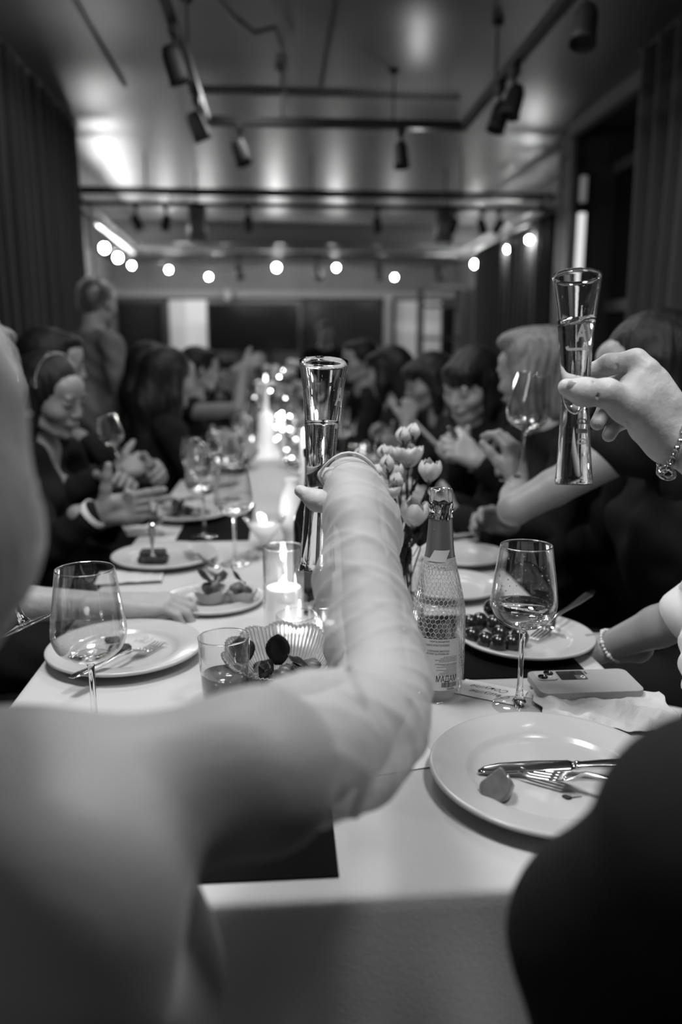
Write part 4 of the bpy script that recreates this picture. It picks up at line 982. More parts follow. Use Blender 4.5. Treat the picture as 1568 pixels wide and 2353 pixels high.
o = MB().grid(nap, 120, 60).build('napkin', mat('paper napkin', .62, .8, bump=.35, bscale=500, sheen=.2), None, solid=.0006, loc=tuple(c00))
tag(o, 'crumpled white paper napkin in front of the phone', 'napkin')
# napkins / cloths further left and right
def soft_napkin(px, py, w_, h_, ang, label, seed):
    q = T(px, py); ca, sa = math.cos(ang), math.sin(ang)
    def fn(u, v):
        x, y = (u-.5)*w_, (v-.5)*h_; return (x*ca-y*sa, x*sa+y*ca, .003+.006*ridg(x+seed, y)*.5)
    o = MB().grid(fn, 40, 30).build('napkin', MATS['paper napkin'], None, solid=.0006); o.location = tuple(q); tag(o, label, 'napkin')
soft_napkin(330, 1222, .10, .12, .3, 'white folded napkin at the left edge of the table before the black placemat', 1)
soft_napkin(300, 1330, .14, .10, .1, 'white napkin in front of the cake plate', 2)
soft_napkin(1035, 1240, .12, .10, .2, 'white napkin on the right side of the table by the bottle neck', 3)
# small ring-shaped dip bowl
tumbler(T(582, 1286), .016, .020, 'small glass dip pot on the cloth left of the candle vase', name='dip_pot', cat='glass')

# ================================================================== FLOWERS
vq = T(925, 1445); vs = thing('glass_vase', 'round clear vase of flowers behind the bottle and the raised arm', 'vase', tuple(vq))
MB().lathe(spl([(.0004, 0), (.030, 0), (.036, .01), (.040, .06), (.036, .10), (.034, .125)], 4)+spl([(.0325, .125), (.0345, .10), (.0385, .06), (.034, .012), (.0004, .008)], 4), 48, caps=False).build('vase_wall', M_THIN, vs)
MB().lathe([(.0004, .0078), (.033, .0115), (.0386, .06), (.0004, .06)], 40, caps=False).build('water', M_WINE, vs)
M_PETAL = mat('pale petal', .62, .55, sss=.2, bump=.15, bscale=60, var=.12, vscale=60, sheen=.2)
M_STEM = mat('dark stem', .035, .5); M_SEPAL = mat('sepal', .06, .5)
def petal(c, up_, out_, w_, h_, cup, m, parent, flare=.3, seed=0):
    """petal rises from c along up_, bulging along out_"""
    side = np.cross(up_, out_); rnd = random.Random(seed); ph = rnd.uniform(0, 6)
    def fn(u, v):
        x = (v-.5)*2; wd = w_*(math.sin(math.pi*min(.93, u*.80+.10)))**.8; bulge = math.sin(math.pi*u*.85)*.42*h_; fl = flare*h_*max(0, u-.62)**1.3*1.6
        p = c+up_*(u*h_*(.95+.05*math.cos(3*x))+.04*h_*math.sin(5*x+ph)*u**3)+out_*(bulge+fl-(x*x)*wd*cup+.03*h_*math.sin(4*x+ph)*u**2)+side*(x*wd*.55)
        return p
    MB().grid(fn, 8, 6).build('petal', m, parent, solid=.0005, sub=1)
def flower(hpx, hpy, dep, openness, s, label, base, seed, buds=0, leaves=2):
    rnd = random.Random(seed); head = P(hpx, hpy, dep); root = np.array(base)
    t = thing('lisianthus', label, 'flower', tuple(root), 0, 'pale flowers in the vase')
    h = head-root; mid = h*.5+V(rnd.uniform(-.008, .008), rnd.uniform(-.006, .006), .0)
    tip = h-V(0, 0, .010*s)
    pts = [V(0, 0, 0), h*.25+V(rnd.uniform(-.004, .004), 0, 0), mid, h*.75+mid*.12, tip]
    MB().tube(pts, [.0016, .0015, .0014, .0013, .0018], 7).build('stem', M_STEM, t)
    up_ = (tip-pts[3]); up_ /= np.linalg.norm(up_); up_ = up_*.5+V(0, 0, 1)*.5; up_ /= np.linalg.norm(up_)
    e1 = np.cross(up_, (0, 1, 0)); e1 /= np.linalg.norm(e1); e2 = np.cross(up_, e1)
    rings = {2: ((6, .010, .023, .024), (5, .0075, .023, .021), (4, .005, .022, .017), (3, .002, .020, .012)), 1: ((4, .006, .027, .018), (3, .003, .026, .013)), 0: ((3, .0028, .024, .0095), (2, .001, .024, .008))}[openness]
    for k, (n, rad, hh, wd) in enumerate(rings):
        for i in range(n):
            a = 2*math.pi*(i+.5*k)/n+rnd.uniform(-.2, .2); o_ = e1*math.cos(a)+e2*math.sin(a)
            petal(tip+o_*rad*.3*s, up_*.95+o_*(.26-.07*k if openness == 2 else .05 if openness else -.05), o_, wd*s*1.25, hh*s*1.15, .35, M_PETAL, t, flare=(.30-.12*k) if openness == 2 else .15 if openness else -.2, seed=seed*31+i+k*7)
    for i in range(5):
        a = 2*math.pi*i/5; o_ = e1*math.cos(a)+e2*math.sin(a)
        MB().loft([(tip-up_*.003*s+o_*.002*s, o_*.0006, np.cross(o_, up_)*.0018), (tip+up_*.006*s+o_*.0075*s, o_*.0005, np.cross(o_, up_)*.0022), (tip+up_*.018*s+o_*.011*s, o_*.0002, np.cross(o_, up_)*.0004)], 6).build('sepal', M_SEPAL, t)
    for i in range(leaves):
        u = rnd.uniform(.35, .8); p = h*u; l = leaf(.014, .05, .5, 6).build('leaf', M_LEAFD, t, solid=.0005); l.location = tuple(p); l.rotation_euler = (R(rnd.uniform(20, 70)), R(rnd.uniform(-20, 20)), rnd.uniform(0, 6.28))
    return t
zb = TZ+.03
def vb(i): a = i*1.1; return (vq[0]+.014*math.cos(a), vq[1]+.014*math.sin(a), TZ+.012)
fls = [(937, 1046, 1.36, 2, 1.30, 'widest open pale bloom at the top of the bouquet', 1), (986, 1082, 1.33, 1, 1.15, 'half-open pale bloom at the right of the bouquet, alone on its stem', 2),
       (905, 1085, 1.35, 1, 1.05, 'half-open bloom left of the centre of the bouquet', 3), (948, 1180, 1.33, 1, 1.45, 'large bloom low down beside the bottle neck', 4),
       (900, 1125, 1.30, 2, .8, 'small open bloom just above the sleeve', 5), (929, 1000, 1.37, 0, 1.15, 'closed bud above the widest bloom', 6),
       (951, 990, 1.38, 0, 1.1, 'closed bud standing highest at the right', 7), (884, 1035, 1.38, 0, .95, 'closed bud at the upper left of the bouquet', 8),
       (893, 1062, 1.31, 0, 1.1, 'closed bud in front of the half-open bloom on the left', 9), (832, 1045, 1.40, 0, 1.05, 'closed bud furthest left, over the hand', 10),
       (872, 1080, 1.36, 0, .95, 'drooping bud behind the wrist', 11), (915, 1100, 1.30, 0, 1.0, 'slim bud in the middle of the bouquet', 12), (880, 1105, 1.33, 1, .9, 'folded small bloom behind the cuff', 13), (898, 1040, 1.40, 0, 1.0, 'bud at the back of the upper left buds', 14), (923, 1085, 1.38, 1, 1.05, 'half-open bloom behind the widest one', 15)]
for i, (a_, b_, c_, o_, s_, lb, sd) in enumerate(fls): flower(a_, b_+8, c_, o_, s_*1.12, lb, vb(i), sd, leaves=3 if i % 2 else 2)
for i, (px, py, rx, ry, rz) in enumerate(((962, 1225, 60, 20, -40), (925, 1330, 30, 0, 20), (955, 1200, 40, 0, -60), (910, 1300, 70, 0, 80))):
    t = thing('foliage_sprig', ['broad dark leaf drooping over the vase rim at the right', 'broad dark leaf pressed inside the vase', 'pointed dark leaf beside the bottle neck', 'dark leaf behind the sleeve in the vase'][i], 'leaf', tuple(P(px, py+30, 1.36)), (R(rx), R(ry), R(rz)))
    leaf(.032, .085, .7, 8).build('leaf_blade', M_LEAFD, t, solid=.0006)
    MB().tube([(0, -.02, -.004), (0, .03, .004), (0, .06, .02)], .0009, 5).build('midrib', MATS['leaf rib'], t)
# ================================================================== PEOPLE
def nrm(v): v = np.array(v, float); return v/np.linalg.norm(v)
def frame(yaw, pitch=0., roll=0.):
    """columns: right, forward, up; yaw measured from +X, pitch positive = looking down"""
    a, p = R(yaw), R(pitch)
    f = V(math.cos(a)*math.cos(p), math.sin(a)*math.cos(p), -math.sin(p)); r = V(math.sin(a), -math.cos(a), 0); u = np.cross(r, f)
    c, s = math.cos(R(roll)), math.sin(R(roll)); r2 = r*c+u*s; u2 = u*c-r*s
    return np.stack([r2, f, u2], axis=1)
def head_prims(F, c, Q, s=1., male=False, detail=True):
    L = lambda x, y, z: c+Q@(V(x, y, z)*s)
    e = lambda p, r, k=.012, sub=False: F.ell(L(*p), tuple(np.array(r)*s), Q, k*s, sub)
    e((0, -.018, .035), (.073, .092, .082)); e((0, .022, .000), (.062, .070, .075), .02); e((0, .030, -.052), (.047, .052, .048) if not male else (.053, .056, .050), .025)
    e((0, .070, -.092), (.020, .016, .014), .022); e((0, .060, .052), (.052, .034, .035), .02)
    for x in (-1, 1):
        e((x*.040, .052, -.020), (.024, .030, .024), .02)
        e((x*.078, -.012, -.004), (.008, .018, .030), .006)
        F.cone(L(x*.058, .0, -.06), L(x*.030, .055, -.085), .012*s, .012*s, .02*s)
        if detail:
            e((x*.030, .098, .016), (.017, .016, .011), .012, True)
            e((x*.030, .078, .013), (.0165, .0135, .0125), .004)
            e((x*.030, .0870, .032), (.018, .010, .0055), .010)
    F.cone(L(0, .088, .018), L(0, .104, -.020), .0065*s, .0095*s, .010*s)
    if detail:
        for x in (-1, 1): e((x*.011, .094, -.024), (.0075, .009, .0065), .004)
        e((0, .083, -.050), (.024, .013, .013), .012)
        e((0, .093, -.0505), (.020, .0065, .0042), .004); e((0, .0915, -.0600), (.017, .0075, .0050), .004)
        e((0, .100, -.0552), (.017, .006, .0011), .002, True); e((0, .093, -.075), (.018, .008, .004), .008, True)
def face_bits(root, loc, c, Q, s=1., lips=.16, brow=.02, eyes_closed=True):
    def M(x, y, z): return c-loc+Q@(V(x, y, z)*s)
    for x in (-1, 1):
        MB().tube([M(x*.012, .0965, .034), M(x*.026, .0975, .0385), M(x*.042, .087, .035)], [.0022*s, .0028*s, .0012*s], 6, flat=.5).build('eyebrow', mat('brow hair', brow, .8), root)
        MB().tube([M(x*.016, .0915, .010), M(x*.030, .0945, .0055), M(x*.046, .0850, .010)], [.0010*s, .0021*s, .0016*s], 6).build('eyelashes', mat('lash', .01, .8), root)
        if not eyes_closed: MB().ball(M(x*.030, .0855, .012), .0085*s, 12, 8).build('eye', mat('eye', .25, .1), root)
    MB().tube([M(-.020, .0945, -.0548), M(-.008, .1010, -.0505), M(0, .1015, -.0515), M(.008, .1010, -.0505), M(.020, .0945, -.0548)], [.001*s, .0032*s, .0030*s, .0032*s, .001*s], 6, flat=.8).build('upper_lip', mat('lip_%g' % lips, lips, .35), root)
    MB().tube([M(-.018, .0935, -.0565), M(0, .0995, -.0605), M(.018, .0935, -.0565)], [.001*s, .0042*s, .001*s], 6, flat=.8).build('lower_lip', mat('lip_%g' % lips, lips, .35), root)
FL = [(.040, .024, .019), (.044, .027, .020), (.041, .025, .020), (.032, .019, .018)]
def hand_prims(F, wrist, d, side, n, curls=(20, 25, 15), spread=4., thumb=(.75, .62, -.30), tcurl=10, s=1., fr=1.):
    """d: wrist to knuckles, side: towards the thumb, n: out of the back of the hand"""
    wrist = np.array(wrist, float); d = nrm(d); n = nrm(np.array(n)-d*(np.array(n)@d)); sd = np.cross(d, n)
    if sd@np.array(side, float) < 0: sd = -sd
    offs = [.027, .009, -.009, -.025]; dist = [.086, .090, .085, .076]; cl = curls if hasattr(curls[0], '__len__') else [curls]*4
    F.cone(wrist-d*.02, wrist+d*.02, .022*s, .022*s, .01)
    for i in range(4):
        kn = wrist+sd*offs[i]*s+d*dist[i]*s; b = wrist+sd*offs[i]*.55*s+d*.012*s
        F.cone(b, kn, .0145*s, .0118*s*fr, .012)
        dirv = d*math.cos(R(spread*(1.5-i)))+sd*math.sin(R(spread*(1.5-i))); p = kn; ang = 0; rr = [.0108, .0095, .0086, .0074] if i < 3 else [.0095, .0083, .0075, .0065]
        for j in range(3):
            ang += cl[i][j]; dv = dirv*math.cos(R(ang))-n*math.sin(R(ang)); q = p+dv*FL[i][j]*s
            F.cone(p, q, rr[j]*s*fr, rr[j+1]*s*fr, .0035); p = q
    for (a, b, ra, rb_) in (((.008, .020), (.020, .045), .016, .017), ((-.018, .02), (-.022, .06), .014, .013)):
        F.cone(wrist+sd*a[0]*s+d*a[1]*s-n*.006*s, wrist+sd*b[0]*s+d*b[1]*s-n*.007*s, ra*s, rb_*s, .014)
    t0 = wrist+sd*.018*s+d*.022*s-n*.004*s; tv = nrm(sd*thumb[0]+d*thumb[1]+n*thumb[2]); t1 = t0+tv*.040*s
    tv2 = nrm(tv+d*.01*tcurl*1.0); t2 = t1+tv2*.034*s; tv3 = nrm(tv2+d*.01*tcurl); t3 = t2+tv3*.026*s
    F.chain([t0, t1, t2, t3], [.0175*s, .0130*s, .0115*s, .0088*s], .008)
def ik(a, c, l1, l2, pole):
    a, c = np.array(a, float), np.array(c, float); v = c-a; D_ = min(np.linalg.norm(v), (l1+l2)*.999); u = nrm(v); x = (l1*l1-l2*l2+D_*D_)/(2*D_); h = math.sqrt(max(0, l1*l1-x*x))
    pl = np.array(pole, float); pl = nrm(pl-u*(pl@u)); return a+u*x+pl*h
def person(label, head, hyaw, hpitch=10., hroll=0., byaw=None, hip=None, hs=1., hair='short', hairm=None, skin=None, cloth=None, voxel=.008, arms=None, male=False,
           neckline='round', sleeves=(1, 1), standing=False, face=True, lips=.16, group='guests around the table', sw=None, cname='dress', hv=.0045, extra=None, clothx=.011, legs=True, brow=.02, eyes=False, lean=.0, hairvox=None):
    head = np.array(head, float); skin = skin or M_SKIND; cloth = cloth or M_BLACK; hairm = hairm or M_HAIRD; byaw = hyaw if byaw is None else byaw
    Q = frame(hyaw, hpitch, hroll); B = frame(byaw, 0, 0); br, bf = B[:, 0], B[:, 1]; up = V(0, 0, 1)
    sw = sw or (.185 if male else .165)
    if hip is None: hip = head-bf*(.10+lean); hip[2] = .92 if standing else .50
    hip = np.array(hip, float); nb = head-Q[:, 2]*.125*hs-Q[:, 1]*.028-up*.035
    sh = {1: nb+br*sw-up*.05, -1: nb-br*sw-up*.05}
    for x_ in (1, -1):
        if 'sh' in ((arms or {}).get(x_) or {}): sh[x_] = np.array(arms[x_]['sh'], float)
    loc = V(hip[0], hip[1], 0); root = thing('person', label, 'person', tuple(loc), 0, group)
    F = Field(); C = Field()
    head_prims(F, head, Q, hs, male, detail=voxel < .007 or face)
    F.cone(head+Q@V(0, -.028, -.055)*hs, nb+up*.0, .050 if not male else .057, .053 if not male else .062, .02)
    def both(a, b, ra, rb_, k=.03, inf=None):
        F.cone(a, b, ra, rb_, k); C.cone(a, b, ra+(inf or clothx), rb_+(inf or clothx), k)
    chest = nb*.72+hip*.28-up*.02+bf*.01
    for FF, d_ in ((F, 0), (C, clothx)):
        FF.ell(chest, (sw*.86+d_, .098+d_, .155+d_), B, .05); FF.ell(hip+up*.02, (.155+d_, .115+d_, .12+d_), B, .05)
        FF.cone(chest-up*.08, hip+up*.06, .105+d_, .115+d_, .05)
        if not male:
            for x in (-1, 1): FF.ell(chest+br*x*.07+bf*.075-up*.0, (.052+d_, .05+d_, .055+d_), B, .03)
        for x in (-1, 1): FF.cone(nb-up*.012, sh[x]+up*.012, .036+d_, .046+d_, .045)
    if legs:
        for x in (-1, 1):
            if standing: kn = hip+br*x*.09-up*.42+bf*.02; an = kn-up*.42-bf*.02
            else: kn = hip+br*x*.10+bf*.43-up*.0; an = V(kn[0], kn[1], .07)+bf*.02
            both(hip+br*x*.085, kn, .085, .058, .03); both(kn, an, .055, .036, .02); both(an, an+bf*.15-up*.03, .038, .03, .02)
    hf = []
    for x in (1, -1):
        A_ = (arms or {}).get(x)
        if A_ is None:
            wr = sh[x]+bf*.30-up*.20-br*x*.06
            if wr[2] < .80 and not standing: wr[2] = .80
            if standing: wr = sh[x]-up*.50+bf*.08+br*x*.04
            A_ = dict(wr=wr)
        if 'sh' in A_: sh[x] = np.array(A_['sh'], float)
        wr = np.array(A_['wr'], float); el = np.array(A_['el'], float) if 'el' in A_ else ik(sh[x], wr, .28, .25, -up*1.+br*x*.6-bf*.2)
        mid = el*.6+wr*.4
        F.chain([sh[x], sh[x]*.4+el*.6, el], [.044, .038, .033], .008); F.chain([el, mid, wr], [.034, .033, .023], .008)
        slv = sleeves[0] if x == 1 else sleeves[1]
        if slv > 0:
            C.chain([sh[x], sh[x]*.4+el*.6, el], [.044+clothx*1.3, .040+clothx*1.2, .036+clothx*1.2], .02)
            if slv >= 1: C.chain([el, mid, el*.08+wr*.92], [.036+clothx*1.2, .036+clothx, .028+clothx], .015)
        hd = A_.get('hand', {}); d_ = np.array(hd.get('d', wr-el), float)
        if not hd.get('none'):
            H = Field(); hand_prims(H, wr, d_, hd.get('side', up-br*x*.3), hd.get('n', br*x+up*.5), hd.get('curls', (30, 35, 20)), hd.get('spread', 3), hd.get('thumb', (.75, .62, -.3)), hd.get('tcurl', 10), hd.get('s', 1.), hd.get('fr', 1.))
            H.cone(wr-nrm(d_)*.05, wr, .026, .022, .01); hf.append(H.mesh(hv))
    # neckline
    if neckline == 'round': C.ell(nb+up*.035, (.075, .075, .06), B, .01, True)
    if neckline == 'wide': C.ell(nb+up*.03+bf*.02, (.125, .10, .075), B, .01, True)
    if neckline in ('v', 'deepv'):
        C.ell(nb+up*.035, (.066, .072, .06), B, .01, True)
        L_ = .17 if neckline == 'v' else .27
        C.cone(nb+bf*.09+up*.02, nb+bf*(.13 if male else .15)-up*L_, .062, .012, .012, True)
    if neckline == 'high': C.cone(nb-up*.02, nb+up*.045, .066, .062, .02)
    if extra: extra(F, C, dict(nb=nb, sh=sh, B=B, Q=Q, hip=hip, chest=chest))
    body = field_obj('body', [F.mesh(voxel)]+hf, skin, root, locw=loc)
    sd_ = random.Random(label).uniform(0, 6)
    C.disp = lambda X, Y, Z: .0035*np.sin(X*38+Z*22+sd_)*np.sin(Y*33-Z*30+sd_)+.002*np.sin(Z*75+X*60)
    field_obj(cname, [C.mesh(voxel)], cloth, root, locw=loc)
    if hair: hair_build(hair, head, Q, hs, hairm, root, loc, nb, B, hairvox or max(voxel*.8, .005))
    if face: face_bits(root, loc, head, Q, hs, lips, brow, not eyes)
    return root, dict(nb=nb, sh=sh, B=B, Q=Q, loc=loc, head=head)
def hair_build(kind, c, Q, s, m, root, loc, nb, B, vox):
    F = Field(); L = lambda x, y, z: c+Q@(V(x, y, z)*s)
    e = lambda p, r, k=.012, sub=False: F.ell(L(*p), tuple(np.array(r)*s), Q, k*s, sub)
    e((0, -.024, .040), (.083, .102, .092)); 
    if kind in ('short', 'crop'):
        e((0, -.062, -.010), (.066, .052, .062), .02); e((0, .045, .090), (.058, .045, .028), .02)
        e((0, .125, -.015), (.085, .075, .082), .008, True); e((0, .03, -.085), (.10, .085, .065), .01, True)
    elif kind == 'long':
        for x in (-1, 1): F.chain([L(x*.066, -.010, .03), L(x*.078, -.015, -.08), L(x*.082, -.01, -.20), L(x*.075, .02, -.32)], [.030*s, .034*s, .036*s, .022*s], .02)
        F.chain([L(0, -.06, .02), L(0, -.085, -.12), L(0, -.08, -.30)], [.07*s, .075*s, .06*s], .03)
        e((0, .112, -.030), (.060, .075, .095), .010, True)
    elif kind == 'bob':
        for x in (-1, 1): F.chain([L(x*.068, -.01, .03), L(x*.076, -.01, -.05), L(x*.070, .010, -.12)], [.030*s, .034*s, .022*s], .02)
        F.chain([L(0, -.06, .02), L(0, -.075, -.10)], [.07*s, .055*s], .03)
        e((0, .112, -.040), (.060, .075, .088), .010, True); e((0, .050, .070), (.066, .052, .036), .02)
        for i in range(-4, 5): F.cone(L(i*.012, .085-abs(i)*.004, .075), L(i*.013, .096-abs(i)*.006, .040), .011*s, .009*s, .008)
    elif kind == 'updo':
        e((0, -.085, .075), (.045, .042, .045), .02); e((0, .112, -.030), (.064, .075, .090), .010, True); e((0, -.01, -.10), (.1, .1, .07), .01, True)
    elif kind == 'swept':
        for x in (-1, 1): F.chain([L(x*.060, .0, .06), L(x*.084, -.01, -.02), L(x*.074, .0, -.12)], [.034*s, .036*s, .026*s], .02)
        F.chain([L(0, -.06, .03), L(0, -.08, -.10)], [.078*s, .066*s], .03); e((0, .03, .108), (.06, .06, .03), .02)
        e((0, .112, -.035), (.060, .075, .090), .010, True)
    f1, am = (150, .0012) if kind != 'swept' else (110, .0045)
    cx_, cy_, cz_ = c
    F.disp = lambda X, Y, Z: am*np.sin(np.arctan2(Y-cy_+.001, X-cx_+.001)*26+3*np.sin(Z*18)+Z*12)*np.clip((cz_+.13-Z)*12, 0, 1)+.0010*np.sin(X*f1+Z*35)*np.sin(Y*f1+Z*25)
    field_obj('hair', [F.mesh(vox)], m, root, locw=loc)

up = V(0, 0, 1)
# ---------------------------------------------------------------- A: woman in the foreground with the sheer sleeve
sR = V(-.018, .468, .975); sL = V(-.40, .40, .985); nbA = V(-.29, .43, 1.000); hipA = V(-.24, .31, .50); elA = P(876, 1600, .735); wrA = P(826, 1200, .900)
locA = V(hipA[0], hipA[1], 0)
ra = thing('person', 'woman in white seen from behind, raising a flute in a sheer sleeve', 'person', tuple(locA), 0, 'guests around the table')
F = Field(); hA = P(-300, 1075, .45); QA = frame(80, 6, 0)
head_prims(F, hA, QA, 1.05); F.cone(hA+QA@V(0, -.03, -.06), nbA, .048, .052, .02)
BA = frame(84)
F.ell(V(-.205, .47, .825), (.150, .088, .185), BA, .04); F.ell(hipA, (.16, .12, .13), BA, .05); F.cone(V(-.21, .46, .78), hipA+up*.08, .100, .12, .06)
for x, s_ in ((1, sR), (-1, sL)):
    F.cone(nbA-up*.018, s_, .028, .042, .045)
    F.ell(V(-.205, .405, .93)+BA[:, 0]*x*.085, (.055, .030, .075), BA, .04)   # shoulder blades
    kn = hipA+BA[:, 0]*x*.13+BA[:, 1]*.25; an = V(kn[0], kn[1]+.02, .07)
    F.cone(hipA+BA[:, 0]*x*.085, kn, .085, .058, .03).cone(kn, an, .055, .036, .02).cone(an, an+BA[:, 1]*.15-up*.03, .036, .028, .02)
F.chain([sR, P(790, 1695, .62), elA], [.044, .036, .029], .01)
wrL = V(-.44, .78, .93); elL = V(-.47, .56, .88); F.chain([sL, elL], [.045, .034], .03).chain([elL, wrL], [.033, .023], .02)
FA = Field(); FA.chain([elA, P(850, 1400, .828), wrA], [.029, .028, .022], .006)
# right hand: back of the hand towards the camera, fingers folded over the flute
kn = [P(768, 1098, .955), P(792, 1084, .97), P(818, 1090, .98), P(842, 1108, .985)]
pip = [P(744, 1092, .992), P(760, 1074, 1.012), P(786, 1080, 1.02), P(812, 1100, 1.02)]
tipA = [P(716, 1112, 1.022), P(727, 1094, 1.035), P(738, 1110, 1.032), P(752, 1130, 1.028)]
for i in range(4): FA.cone(wrA+(kn[i]-wrA)*.12, kn[i], .0165, .0125, .013); FA.chain([kn[i], pip[i], tipA[i]], [.0115, .0100, .0080] if i < 3 else [.0100, .0085, .0070], .004)
FA.chain([P(812, 1190, .895), P(770, 1160, .925), P(728, 1150, .945), P(690, 1128, .955)], [.019, .0140, .0115, .0075], .010)
HL = Field(); hand_prims(HL, wrL, (.3, 1, .3), up, (-.6, .3, .6), (45, 50, 30)); HL.cone(elL*.3+wrL*.7, wrL, .026, .022, .01)
field_obj('body', [F.mesh(.006), FA.mesh(.0032), HL.mesh(.005)], M_SKIN, ra, locw=locA)
HF = Field(); HF.ell(hA+QA@V(0, -.024, .035), (.088, .105, .096), QA); HF.chain([P(-255, 930, .45), P(-135, 975, .45), P(-136, 1080, .45), P(-122, 1265, .45), P(-180, 1390, .45), P(-250, 1420, .45)], [.045, .036, .035, .0405, .034, .02], .02)
HF.chain([hA+QA@V(0, -.06, 0), P(-300, 1250, .42), P(-300, 1420, .42)], [.075, .075, .05], .03); HF.ell(hA+QA@V(0, .13, -.03), (.06, .075, .09), QA, .01, True)
HF.ell(hA+QA@V(0, -.115, .03), (.045, .04, .045), QA, .015); HF.disp = lambda X, Y, Z: .0010*np.sin(np.arctan2(Y-hA[1]+.001, X-hA[0]+.001)*40+Z*60)
field_obj('hair', [HF.mesh(.006)], mat('smooth fair hair', .17, .4, spec=.5, bump=.25, bscale=60, stretch=(3, 3, .2)), ra, locw=locA)
D_ = Field(); D_.ell(V(-.205, .47, .82), (.160, .098, .19), BA, .04); D_.ell(hipA, (.172, .132, .14), BA, .05); D_.cone(V(-.21, .46, .78), hipA+up*.08, .110, .132, .06)
for x, s_ in ((1, sR), (-1, sL)):
    D_.cone(nbA-up*.022, s_, .036, .052, .045); D_.ell(V(-.205, .405, .93)+BA[:, 0]*x*.085, (.063, .037, .083), BA, .04)
    kn_ = hipA+BA[:, 0]*x*.13+BA[:, 1]*.24; D_.cone(hipA+BA[:, 0]*x*.085, kn_, .10, .075, .03).cone(kn_, V(kn_[0], kn_[1]+.02, .2), .072, .09, .02)
D_.chain([sL, sL*.5+elL*.5, elL, elL*.4+wrL*.6], [.062, .056, .048, .034], .012)
D_.ell(nbA+up*.045+V(-.0, .01, 0), (.09, .085, .06), BA, .02, True)
D_.disp = lambda X, Y, Z: .0022*np.sin(X*45+Z*30)+.002*np.sin((Z+X*.6)*60)
field_obj('dress', [D_.mesh(.006)], mat('white satin dress', .25, .55, bump=.15, bscale=25, sheen=.2), ra, locw=locA)
# sheer sleeve: puffed tube from the shoulder seam to beyond the knuckles
S = Field()
ctr = [(P(700, 1725, .545), .050), (P(795, 1700, .615), .051), (P(865, 1655, .69), .046), (P(885, 1580, .745), .0415), (P(872, 1500, .785), .0400), (P(848, 1400, .825), .0395), (P(832, 1300, .865), .0375), (P(824, 1200, .91), .0395), (P(818, 1140, .945), .0365), (P(808, 1108, .97), .030)]
S.chain([c for c, _ in ctr], [r+.0012 for _, r in ctr], .006); S.ell(P(872, 1232, .925), (.026, .03, .042), k=.025); S.ell(P(776, 1350, .85), (.018, .022, .034), k=.04); S.ell(P(800, 1495, .80), (.018, .02, .03), k=.03)
axA = nrm(P(806, 1098, .97)-P(903, 1590, .745)); ax2 = nrm(P(903, 1590, .745)-P(700, 1725, .545))
def sdisp(X, Y, Z):
    t = X*axA[0]+Y*axA[1]+Z*axA[2]; u = X*ax2[0]+Y*ax2[1]+Z*ax2[2]
    s2 = X*axA[1]-Y*axA[0]; msk = .5+.5*np.sin(t*23+1.5+s2*30)
    w1 = np.maximum(0, np.sin(t*135+1.7*np.sin(X*48+1)+1.1*np.sin(t*31)))**3; w2 = np.maximum(0, np.sin(t*205-1.9*np.sin(X*41+Z*20+2)+u*15))**4; w3 = np.maximum(0, np.sin(t*90+u*60+s2*80))**6
    return -.0026*w1*msk-.0016*w2*(1.2-msk)-.0018*w3*msk+.0014*np.sin(X*60+Z*35)
S.disp = sdisp
field_obj('sheer_sleeve', [S.mesh(.0034)], M_SHEER, ra, locw=locA)
seam = [P(800, 1530, .60), P(832, 1600, .60), P(846, 1700, .585), P(838, 1800, .575), P(812, 1880, .57)]
MB().tube([p-locA for p in seam], [.004, .005, .006, .006, .005], 8, flat=.5).build('sleeve_seam', mat('white satin dress', .5), ra)
cuffp = []
for i in range(25):
    a = 2*math.pi*i/24; c0 = P(800, 1092, .965); cuffp.append(c0-locA+nrm(np.cross(axA, (1, 0, 0)))*.036*math.sin(a)*.9+V(1, 0, 0)*.034*math.cos(a)+axA*.003*math.sin(3*a))
MB().tube(cuffp, .0018, 6).build('cuff_band', M_WHITE, ra)
er = MB().tube([P(60, 1282, .50)-locA, P(66, 1315, .50)-locA, P(74, 1350, .50)-locA], .0008, 6).build('loose_strand', MATS['smooth fair hair'], ra)

# ---------------------------------------------------------------- B: person in black at the right, only the shoulder and a raised hand in the picture
locB = V(.42, .26, 0); rb_ = thing('person', 'person in black at the lower right corner whose braceleted hand raises a flute', 'person', tuple(locB), 0, 'guests around the table')
FB = Field(); CB = Field(); hB = V(.42, .30, 1.27); QB = frame(95, 5); BB = frame(92); nbB = V(.42, .30, 1.10); hipB = V(.43, .20, .50); shBL = V(.222, .335, 1.0); shBR = V(.60, .36, 1.02)
elB = V(.595, .66, .99); wrB = P(1562, 1010, .955); elBL = P(1380, 2150, .49); wrBL = P(1420, 2620, .50)
head_prims(FB, hB, QB, 1.05, True); FB.cone(hB+QB@V(0, -.03, -.06), nbB, .058, .062, .02)
for FF, d_ in ((FB, 0), (CB, .012)):
    FF.ell(V(.42, .30, .87), (.16+d_, .10+d_, .20+d_), BB, .05); FF.ell(hipB, (.17+d_, .12+d_, .13+d_), BB, .05); FF.cone(V(.42, .28, .78), hipB+up*.06, .11+d_, .12+d_, .05)
    for x, s_ in ((1, shBR), (-1, shBL)):
        FF.cone(nbB-up*.03, s_, .04+d_, .052+d_, .045)
        k_ = hipB+BB[:, 0]*x*.13+BB[:, 1]*.33; a_ = V(k_[0], k_[1]+.02, .07); FF.cone(hipB+BB[:, 0]*x*.085, k_, .088+d_, .06+d_, .03).cone(k_, a_, .057+d_, .038+d_, .02).cone(a_, a_+BB[:, 1]*.15-up*.03, .038+d_*.3, .03+d_*.3, .02)
    FF.chain([shBL, elBL, wrBL], [.05+d_, .04+d_, .026+d_*.8], .02); FF.chain([shBR, elB], [.05+d_, .04+d_], .02)
